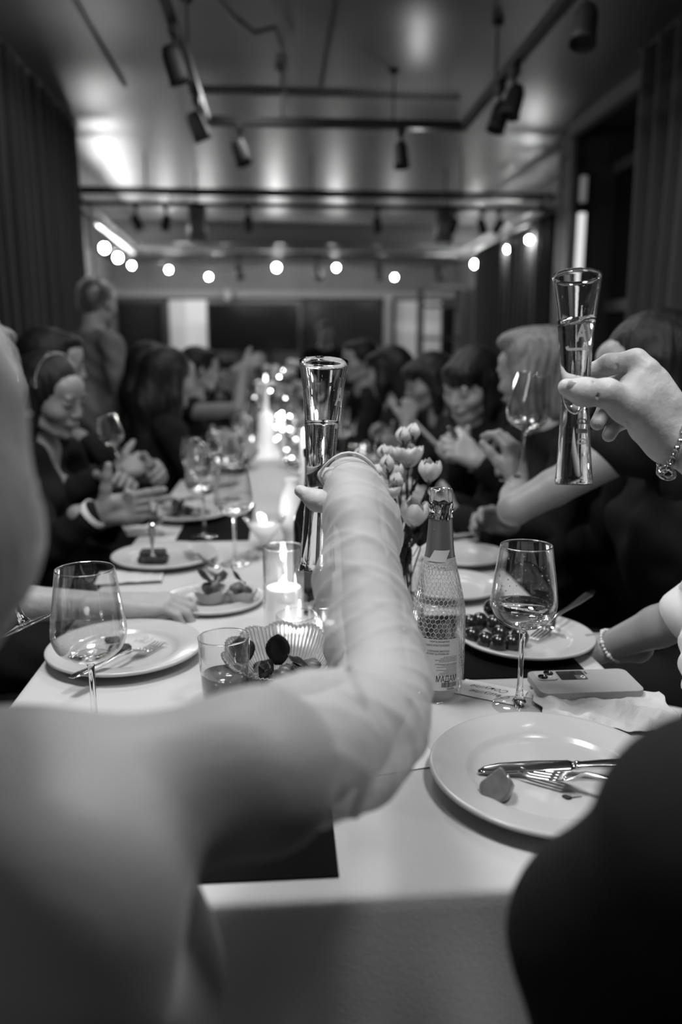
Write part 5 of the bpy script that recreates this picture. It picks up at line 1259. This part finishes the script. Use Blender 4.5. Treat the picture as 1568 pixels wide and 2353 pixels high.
CB.chain([elB, elB*.45+wrB*.55], [.052, .042], .02)
FB.chain([elB, elB*.5+wrB*.5, wrB], [.038, .036, .0285], .015)
CB.ell(nbB+up*.05, (.08, .08, .06), BB, .01, True); CB.disp = lambda X, Y, Z: .003*np.sin(X*38+Z*22)*np.sin(Y*33-Z*30)
HB = Field()
W = P(1545, 1005, .955)
MC = [P(1484, 850, .945), P(1492, 868, .966), P(1490, 905, .985), P(1478, 945, .995)]
for i, m_ in enumerate(MC): HB.cone(W+(m_-W)*.10+V(0, 0, -.004*i), m_, .0190, (.0135, .0135, .0130, .0115)[i], .016)
HB.cone(P(1530, 935, .95), P(1500, 890, .955), .022, .020, .02); HB.cone(P(1540, 1010, .955), P(1480, 985, .965), .021, .0165, .02)
HB.ell(P(1480, 930, .955), (.024, .020, .026), k=.02)
# index: arched over the top, wrapping behind the glass
HB.chain([MC[0], P(1462, 828, .950), P(1400, 838, .962), P(1366, 856, .972), P(1326, 880, .978)], [.0135, .0128, .0122, .0112, .0085], .007)
# middle, below it and further back
HB.chain([MC[1], P(1440, 868, .978), P(1390, 888, .992), P(1352, 905, .992), P(1322, 915, .982)], [.0130, .0120, .0112, .0100, .0080], .003)
# ring and little finger curled down behind
HB.chain([MC[2], P(1432, 930, 1.000), P(1392, 942, 1.000), P(1374, 972, .985)], [.0125, .0115, .0108, .0092], .0025)
HB.chain([MC[3], P(1440, 965, 1.000), P(1412, 978, .998), P(1400, 1000, .982)], [.0112, .0105, .0098, .0084], .0025)
# thumb in front of the glass, nail towards the camera
TH = [P(1496, 975, .945), P(1440, 930, .922), P(1395, 903, .908), P(1345, 902, .900), P(1303, 890, .902)]
HB.chain(TH, [.0215, .0188, .0140, .0132, .0098], .014); HB.ell(P(1345, 900, .899), (.013, .010, .0115), k=.01)
# web between thumb and index
HB.cone(P(1452, 885, .934), P(1470, 910, .938), .013, .017, .02)
for (x, y0, y1) in ((1357, 884, 906), (1364, 880, 910), (1371, 886, 912), (1350, 888, 900)): HB.cone(P(x-1, y0, .8885), P(x+3, y1, .8885), .0012, .0012, .0022, True)
HB.cone(P(1418, 838, .948), P(1422, 862, .948), .001, .001, .0025, True)
for (a_, b_) in (((1424, 944, .9105), (1450, 975, .917)), ((1432, 960, .918), (1462, 994, .93))): HB.cone(P(*a_), P(*b_), .0010, .0010, .003, True)
# nail bed recess
tn = P(1312, 884, .8935)
HB.cone(W, wrB, .024, .0275, .02); HB.cone(wrB, wrB*.75+elB*.25, .0275, .031, .01)
field_obj('body', [FB.mesh(.007), HB.mesh(.0017)], M_SKIN, rb_, locw=locB)
field_obj('jacket', [CB.mesh(.007)], M_BLACK, rb_, locw=locB)
hair_build('short', hB, QB, 1.05, M_HAIRD, rb_, locB, nbB, BB, .008)
# thumb nail
nu = nrm(TH[4]-TH[3]); nv = nrm(CAM-tn); ns = np.cross(nv, nu); ns /= np.linalg.norm(ns); nv = np.cross(nu, ns)
def nail(u, v):
    x = (v-.5)*2; y = (u-.5)*2; wd = .0068*(1-.25*max(0, y)**3-.12*max(0, -y)**2)
    return P(1322, 889, .8905)-locB+nu*y*.0092+ns*x*wd+nv*(.0012-.0022*x*x-.0008*max(0, y)**2)
MB().grid(nail, 12, 8).build('thumbnail', mat('nail', .46, .22, spec=.6, coat=.3, bump=.1, bscale=100), rb_, solid=.0005)
# beaded bracelet around the wrist
dW = nrm(wrB-W); br_ = thing('bead_bracelet', 'silver beaded bracelet with a ring-shaped clasp on the raised right wrist', 'bracelet', tuple(P(1540, 1020, .95)))
bl = V(*br_.location); e2 = nrm(P(1572, 950, .95)-P(1524, 1088, .935)); e1 = V(.35, 1, .1); e1 = nrm(e1-e2*(e1@e2)); dW = np.cross(e1, e2); c_b = P(1547, 1019, .950)
M_BEAD = mat('silver bead', .55, .12, metal=1.)
for i in range(26):
    a = 2*math.pi*i/26; p = c_b+e1*math.cos(a)*.0345+e2*math.sin(a)*.0375
    t_ = nrm(-e1*math.sin(a)+e2*math.cos(a)); r_ = .0036+.0008*(i % 3 == 0)
    MB().lathe([(.0006, -r_*.95), (r_*.75, -r_*.7), (r_, -r_*.2), (r_, r_*.2), (r_*.75, r_*.7), (.0006, r_*.95)], 10, caps=False).xf(Matrix.Translation(Vector(p-bl)) @ Vector((0, 0, 1)).rotation_difference(Vector(t_)).to_matrix().to_4x4()).build('bead', M_BEAD, br_)
cl = P(1532, 1087, .925)
tor = [(cl-bl)+V(1, .2, -.15)*.0105*math.cos(a)+V(.1, .5, .6)*.009*math.sin(a) for a in np.linspace(0, 2*math.pi, 25)]
MB().tube(tor, .0028, 8).build('clasp_ring', M_BEAD, br_)
MB().tube([P(1548, 1058, .93)-bl, P(1540, 1070, .926)-bl, P(1530, 1078, .925)-bl], [.003, .0045, .003], 8).build('clasp_link', M_BEAD, br_)
MB().tube([P(1512, 1086, .922)-bl, P(1520, 1088, .921)-bl], [.0022, .0034], 8).build('clasp_bar', M_BEAD, br_)

# ---------------------------------------------------------------- guests on the left
wD = P(222, 1176, 2.08); eD = P(110, 1265, 2.12)
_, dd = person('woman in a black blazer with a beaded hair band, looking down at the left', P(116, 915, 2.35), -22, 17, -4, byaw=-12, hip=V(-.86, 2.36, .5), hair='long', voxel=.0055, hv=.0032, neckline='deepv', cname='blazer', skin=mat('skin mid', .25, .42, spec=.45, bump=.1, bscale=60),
    arms={1: dict(el=eD, wr=wD, hand=dict(d=(1, .1, .12), side=(-.12, 0, 1), n=(.05, 1, .1), curls=[(4, 6, 4), (2, 8, 4), (2, 10, 6), (-2, 12, 6)], spread=3, thumb=(1.0, .28, -.15), tcurl=2, s=1.08)), -1: dict(wr=V(-.50, 2.5, .80))}, brow=.03)
rD = _
q = nrm(wD-eD); MB().tube([wD-q*.055-dd['loc'], wD-q*.0-dd['loc']], [.036, .039], 20, caps=False).build('shirt_cuff', mat('shirt cuff', .6, .6), rD, solid=.003)
hb = MB(); Qd = dd['Q']
for i in range(26):
    a = math.pi*(i/25); p = dd['head']-dd['loc']+Qd@V(.092*math.cos(a), -.012-.02*math.sin(a)+.025, .050+.085*math.sin(a)); hb.ball(p, .0034, 8, 6)
hb.build('beaded_hair_band', M_BEAD, rD)
person('dark haired guest behind the woman with the hair band, face in profile', P(122, 842, 2.72), 8, 8, 0, byaw=0, hair='short', male=True, voxel=.008, cname='suit', neckline='v', arms={1: dict(wr=P(262, 1085, 2.45), hand=dict(d=(.8, .2, .25), curls=(55, 60, 30))), -1: dict(wr=P(315, 1090, 2.55), hand=dict(d=(.8, -.3, .2), curls=(55, 60, 30)))})
g = wine_glass(P(285, 1090, 2.42), 'sparkling wine glass held tilted over the clasped hands at the left', seg=32, sm=3, wine=.15, rot=0, s=.8); g.rotation_euler = (R(0), R(-14), 0)
person('standing guest with back-lit hair and a light shirt at the left wall', P(226, 700, 4.0), 60, 12, 0, byaw=40, hair='short', hairm=mat('backlit hair', .02, .35, spec=.8, sheen=1.), male=True, voxel=.009, standing=True, cname='shirt', cloth=mat('grey shirt', .13, .7), neckline='round')
person('blond guest at the left picture edge, mostly hidden by the woman in the foreground', P(-46, 875, 1.86), 70, 8, 0, byaw=15, hip=V(-.84, 1.95, .5), hair='swept', hairm=M_HAIRB, voxel=.0065, neckline='wide', sleeves=(0, 0), skin=mat('skin arm', .36, .45, spec=.4, bump=.28, bscale=130), hv=.0035,
    arms={1: dict(el=V(-.56, 1.40, .80), wr=P(270, 1392, 1.44), hand=dict(d=(1, .15, -.02), side=(0, 1, .1), n=(-.1, -.1, 1), curls=[(15, 45, 30), (20, 45, 30), (25, 40, 30), (25, 40, 25)], spread=5, thumb=(.7, .7, -.4), s=1.0)), -1: dict(wr=V(-.45, 2.15, .80))})
e_ = MB().tube([P(36, 862, 1.80), P(38, 880, 1.80), P(41, 905, 1.80)], [.002, .004, .006], 8).build('drop_earring', M_BEAD, None); tag(e_, 'silver drop earring of the blond guest at the left edge', 'earring')
person('woman with long straight dark hair and back turned, left side of the table', P(392, 872, 3.2), 35, 10, 0, byaw=20, hip=V(-.66, 3.25, .5), hair='long', voxel=.008)
person('dark haired guest leaning behind the long-haired woman', P(354, 850, 3.75), 25, 5, 0, byaw=10, hip=V(-.80, 3.85, .5), hair='long', voxel=.009)
person('guest far up the left side with a bare arm stretched out', P(460, 852, 4.3), 20, 5, 0, byaw=0, hip=V(-.72, 4.35, .5), hair='short', voxel=.009, sleeves=(0, 1), skin=M_SKIND, arms={1: dict(wr=P(560, 842, 4.15), hand=dict(d=(.8, .2, .4), curls=(40, 50, 30)))})
person('guest at the far left end of the table, next to the outstretched arm', P(505, 858, 5.0), -30, 5, 0, hip=V(-.60, 5.2, .5), hair='bob', voxel=.010)
person('guest at the far end of the table facing the camera', P(572, 868, 6.75), -85, 8, 0, hair='short', male=True, voxel=.010)
# ---------------------------------------------------------------- guests on the right
person('dark haired man in profile at the far right end, rim-lit face', P(828, 832, 4.55), 195, 5, 0, byaw=190, hip=V(.78, 4.75, .5), hair='short', male=True, voxel=.008, cname='shirt')
person('guest with round dark hair seen from behind, right side of the table', P(893, 858, 3.95), 140, 8, 0, byaw=170, hip=V(.80, 4.05, .5), hair='bob', voxel=.009, hs=1.06)
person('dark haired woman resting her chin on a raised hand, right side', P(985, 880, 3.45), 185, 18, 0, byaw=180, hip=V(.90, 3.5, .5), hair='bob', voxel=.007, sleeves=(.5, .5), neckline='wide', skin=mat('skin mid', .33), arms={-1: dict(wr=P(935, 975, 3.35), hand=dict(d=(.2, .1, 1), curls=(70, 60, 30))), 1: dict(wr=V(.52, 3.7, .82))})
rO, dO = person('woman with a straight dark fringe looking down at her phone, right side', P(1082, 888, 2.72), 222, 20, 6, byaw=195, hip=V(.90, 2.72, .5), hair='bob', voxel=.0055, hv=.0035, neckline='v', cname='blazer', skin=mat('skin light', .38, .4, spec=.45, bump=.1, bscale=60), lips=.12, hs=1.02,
    arms={-1: dict(wr=P(1108, 1062, 2.42), hand=dict(d=(-.75, .1, .45), side=(0, .4, 1), n=(.4, -1, .3), curls=(45, 50, 30), thumb=(.5, .8, -.2))), 1: dict(wr=P(1060, 1050, 2.62), hand=dict(d=(-.6, -.3, .5), curls=(45, 50, 30)))})
phn = thing('mobile_phone', 'dark mobile phone in a bead-trimmed case held by the woman with the fringe', 'phone', tuple(P(1064, 1030, 2.45)), (R(55), R(10), R(80)))
slab(rrect(.075, .15, .01), -.004, .004).build('phone_case', M_METALB, phn, smooth=False)
slab(rrect(.068, .142, .008), .004, .0045).build('screen', mat('phone glow', .5, .3, emit=.9), phn, smooth=False)
bb = [MB().ball((.039*math.cos(a), .078*math.sin(a), 0), .004, 8, 6) for a in np.linspace(0, 6.1, 22)]
for b_ in bb: b_.build('bead', M_BEAD, phn)
ph2 = thing('mobile_phone', 'bright-edged pale phone held by the woman resting her chin on her hand', 'phone', tuple(P(985, 1003, 3.0)), (R(40), R(30), R(60)))
slab(rrect(.075, .15, .01), -.004, .004).build('phone_case', mat('pale silicone case', .4), ph2, smooth=False)
slab(rrect(.068, .142, .008), .004, .0045).build('screen', MATS['screen glass'], ph2, smooth=False)
person('blond guest behind the held wine glass, right side', P(1228, 862, 2.25), 140, 12, 0, byaw=185, hip=V(.93, 2.22, .5), hair='swept', hairm=M_HAIRB, voxel=.007, skin=mat('skin mid', .33))
sQ = P(1412, 1045, 1.62); eQ = P(1182, 1170, 1.64); wQ = P(1190, 1105, 1.80)
person('dark haired guest in black at the right whose bare arm holds up a wine glass', P(1490, 868, 1.72), 172, 12, 0, byaw=176, hip=V(1.0, 1.66, .5), hair='long', voxel=.006, hv=.003, sleeves=(1, 0), neckline='deepv', skin=M_SKIND, face=True, hs=1.08,
    arms={-1: dict(sh=sQ, el=eQ, wr=wQ, hand=dict(d=(-.12, .15, .95), side=(-.6, -.8, .1), n=(.6, -.9, .1), curls=[(38, 40, 20), (42, 50, 30), (46, 55, 35), (50, 55, 35)], thumb=(.5, .8, -.4), s=.92)), 1: dict(wr=V(.60, 1.95, .80))})
g = wine_glass(P(1187, 1110, 1.74), 'almost empty wine glass held up by its stem on the right, out of focus', seg=48, sm=4, s=1.02, wine=.128)
g.rotation_euler = (R(-4), R(8), 0)
# R: pale blouse at the right edge, forearm on the table
wR = P(1392, 1488, 1.33); eR = P(1600, 1405, 1.22)
_, dR = person('guest in a pale ruffled blouse at the right edge, forearm by the grape plate', V(1.05, 1.22, 1.19), 175, 10, 0, byaw=170, hip=V(1.14, 1.18, .5), hair='short', hairm=M_HAIRG, voxel=.0065, hv=.0035, skin=MATS['skin mid'], cloth=M_WHITE, cname='blouse', sleeves=(1, .5),
    arms={-1: dict(el=eR, wr=wR, hand=dict(d=(-.95, .35, -.12), side=(0, 1, .3), n=(0, -.2, 1), curls=(20, 30, 20))), 1: dict(wr=V(.82, 1.34, .60))})
F2 = Field(); F2.cone(P(1608, 1415, 1.22), P(1700, 1320, 1.15), .042, .06, .02).cone(P(1612, 1440, 1.20), P(1650, 1560, 1.1), .034, .045, .02)
F2.disp = lambda X, Y, Z: .006*np.sin(X*90+Z*40)*np.sin(Y*60+Z*70)
field_obj('ruffled_sleeve', [F2.mesh(.004)], M_WHITE, _, locw=dR['loc'])
qd = nrm(wR-eR); b2 = thing('bead_bracelet', 'thin pearl bracelet on the forearm at the right edge', 'bracelet', tuple(wR)); e1 = nrm(np.cross(qd, up)); e2 = np.cross(qd, e1)
for i in range(28):
    a = 2*math.pi*i/28; MB().ball(-qd*.012+e1*.0265*math.cos(a)+e2*.0265*math.sin(a), .0028 if i % 4 else .0042, 8, 6).build('bead', mat('pearl', .7, .2, coat=.5), b2)
# standing far silhouette
person('dark silhouette of a person standing by the far wall, right of the television', P(747, 768, 8.2), -80, 0, 0, hair='short', male=True, voxel=.012, standing=True, cname='suit')
person('guest in black furthest up the right side of the table', P(1010, 860, 5.6), 190, 5, 0, hip=V(1.2, 5.5, .5), hair='long', voxel=.010)
print('people built %.1f s' % (time.time()-T0))
# ================================================================== FAR GLASSWARE
rnd = random.Random(77)
far = thing('wine_glass', 'small blurred wine glass among the glasses on the far half of the table', 'wine glass', (.3, 2.9, TZ), 0, 'blurred glasses on the far table')
bo2 = spl([(.004, .11)]+W_OUT, 2); bi2 = [(max(.0004, r-.0012), z+.001) for r, z in spl([(.0015, .115)]+W_OUT[1:], 2)][::-1]
MB().lathe([(.0004, 0), (.036, 0), (.0365, .002), (.010, .007), (.004, .02), (.0038, .09)]+bo2+bi2, 24, caps=False).build('bowl_and_stem', M_THIN, far)
MB().lathe([(.0004, .1165)]+[(r-.0006, z) for r, z in spl(W_OUT, 2) if z < .15]+[(.0445, .15), (.0004, .15)], 24, caps=False).build('wine', M_WINE, far)
spots = []
for i in range(400):
    x, y = rnd.uniform(-.30, .42), rnd.uniform(2.35, 6.0)
    if abs(x-(-.09)) < .07 and y < 4.2: continue
    if all((x-a)**2+(y-b)**2 > .13**2 for a, b in spots): spots.append((x, y))
    if len(spots) >= 34: break
ORD = 'nearest,second,third,fourth,fifth,sixth,seventh,eighth,ninth,tenth,eleventh,twelfth,thirteenth,fourteenth,fifteenth,sixteenth,seventeenth,eighteenth,nineteenth,twentieth'.split(',')
def rank_labels(objs, what, mid=.05):
    for side, sel in (('left', lambda o: o.location[0] < mid), ('right', lambda o: o.location[0] >= mid)):
        for i, o in enumerate(sorted([o for o in objs if sel(o)], key=lambda o: o.location[1])):
            o['label'] = '%s, far table, %s half, %s to the camera' % (what, side, ORD[i] if i == 0 else ORD[i]+' nearest')
fo = []
for i, (x, y) in enumerate(spots):
    o = far if i == 0 else copy_tree(far); o.location = (x, y, TZ); s = rnd.uniform(.75, 1.0); o.scale = (s, s, s); fo.append(o)
rank_labels(fo, 'blurred wine glass')
# candles far: tall pale candle stands and small lights
def taper(x, y, h, label, r=.011):
    t = thing('taper_candle', label, 'candle', (x, y, TZ))
    MB().lathe([(.001, 0), (.045, 0), (.045, .006), (.012, .02), (.010, .05), (.016, .06), (.016, .075), (.001, .075)], 24, caps=False).build('holder', mat('pale holder', .7, .3), t)
    MB().lathe([(.001, .07), (r, .07), (r*.9, .07+h), (.001, .07+h)], 16, caps=False).build('wax', M_WAX, t); flame(t, (0, 0, .08+h), 1.4)
    lamp('candle_light', 'POINT', (x, y, TZ+h+.12), .15, .015)
q = T(614, 1052); t = thing('tall_candle_stand', 'tall pale candle on a wide white base in the middle of the far table', 'candle', tuple(q))
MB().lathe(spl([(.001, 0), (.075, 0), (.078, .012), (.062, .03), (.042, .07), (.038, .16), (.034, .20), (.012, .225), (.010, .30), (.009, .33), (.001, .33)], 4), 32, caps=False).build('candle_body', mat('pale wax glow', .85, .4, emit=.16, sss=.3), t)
MB().lathe([(.001, .33), (.050, .332), (.052, .345), (.045, .349), (.001, .337)], 24, caps=False).build('drip_dish', mat('pale holder', .7, .3), t)
flame(t, (0, 0, .358), 1.6); lamp('candle_light', 'POINT', (q[0], q[1], TZ+.42), .15, .015)
for (px, py, h, lb) in ((700, 1120, .16, 'taper candle left of the central flute, its flame near the finger'), (652, 1010, .12, 'taper candle in the far middle of the table'), (560, 985, .14, 'taper candle on the far left side of the table'), (596, 925, .16, 'taper candle near the far end of the table'), (665, 935, .14, 'taper candle at the far end right of the others')):
    q = T(px, py+60 if py > 1000 else py+28); taper(q[0], q[1], h, lb)
# tea lights: small glass cups with flames scattered down the table
tea = thing('tea_light', 'small lit tea light glowing among the far glasses', 'candle', (0, 3, TZ), 0, 'tea lights down the far table')
MB().lathe([(.0004, 0), (.022, 0), (.025, .045), (.0235, .045), (.0205, .003), (.0004, .003)], 24, caps=False).build('cup', M_THIN, tea)
MB().lathe([(.0004, .003), (.019, .003), (.019, .02), (.0004, .02)], 20, caps=False).build('wax', M_WAX, tea); flame(tea, (0, 0, .027), 1.3)
k = 0; done = []; tl_ = []
for i in range(300):
    x, y = rnd.uniform(-.28, .40), rnd.uniform(2.3, 6.1)
    if abs(x+.09) < .09 and y < 4.2: continue
    if all((x-a)**2+(y-b)**2 > .09**2 for a, b in spots+done):
        o = tea if k == 0 else copy_tree(tea); o.location = (x, y, TZ); done.append((x, y)); k += 1; tl_.append(o)
    if k >= 20: break
rank_labels(tl_, 'small lit tea light')
for (x, y, r, lb) in ((-.25, 2.95, .10, 'far white plate on the left side by the long-haired woman'), (.37, 2.75, .10, 'far white plate on the right by the phone user'), (.37, 3.5, .10, 'second far white plate on the right'), (-.22, 3.9, .10, 'far white plate on the left, behind the tall candle stand')):
    plate(x, y, r, lb)
fl = thing('fairy_light_string', 'cluster of tiny fairy lights rising beside the tall pale candle', 'fairy lights', tuple(T(660, 1075)), 0)
fo_ = V(*fl.location); lastp = None; rf_ = random.Random(6)
for (px, py, d, r_) in ((584, 844, 4.2, .007), (651, 851, 4.2, .005), (642, 866, 4.1, .007), (622, 878, 4.1, .004), (622, 898, 4.0, .006), (585, 913, 4.0, .004), (656, 915, 3.8, .005), (648, 949, 3.6, .008), (640, 955, 3.6, .009), (643, 967, 3.5, .009), (666, 956, 3.5, .007), (635, 981, 3.4, .008), (654, 979, 3.4, .006), (649, 987, 3.3, .006), (666, 986, 3.3, .009), (635, 1009, 3.2, .008), (640, 1005, 3.2, .007), (679, 1009, 3.1, .006), (659, 1033, 3.0, .009), (657, 1056, 2.9, .007), (664, 1060, 2.9, .008), (671, 1052, 2.9, .006), (675, 1069, 2.85, .008), (703, 1078, 2.8, .005), (696, 1086, 2.8, .004)):
    q = P(px, py, d); MB().ball(q-fo_, r_*.62, 8, 6).build('light', mat('fairy glow', 1, .5, emit=20), fl)
    if lastp is not None: MB().tube([lastp-fo_, (lastp+q)/2-fo_+V(rf_.uniform(-.02, .02), 0, -.02), q-fo_], .0012, 4).build('wire', M_METALB, fl)
    lastp = q
MB().tube([lastp-fo_, T(690, 1110)-fo_], .0012, 4).build('wire', M_METALB, fl)
cf = thing('centre_flowers', 'blurred pale flower arrangement at the far end of the table', 'flowers', (.0, 5.3, TZ)); rnd = random.Random(5)
MB().lathe([(.001, 0), (.05, 0), (.06, .12), (.055, .12), (.001, .02)], 20, caps=False).build('pot', MATS['pale holder'], cf)
for i in range(22):
    a, rr, z = rnd.uniform(0, 6.28), rnd.uniform(0, .16), rnd.uniform(.2, .42); MB().ball((rr*math.cos(a), rr*math.sin(a), z), (.028, .028, .024), 10, 7).build('blossom', M_PETAL, cf)
    MB().tube([(0, 0, .1), (rr*math.cos(a), rr*math.sin(a), z)], .003, 5).build('stem', M_STEM, cf)
print('script built in %.1f s' % (time.time()-T0))
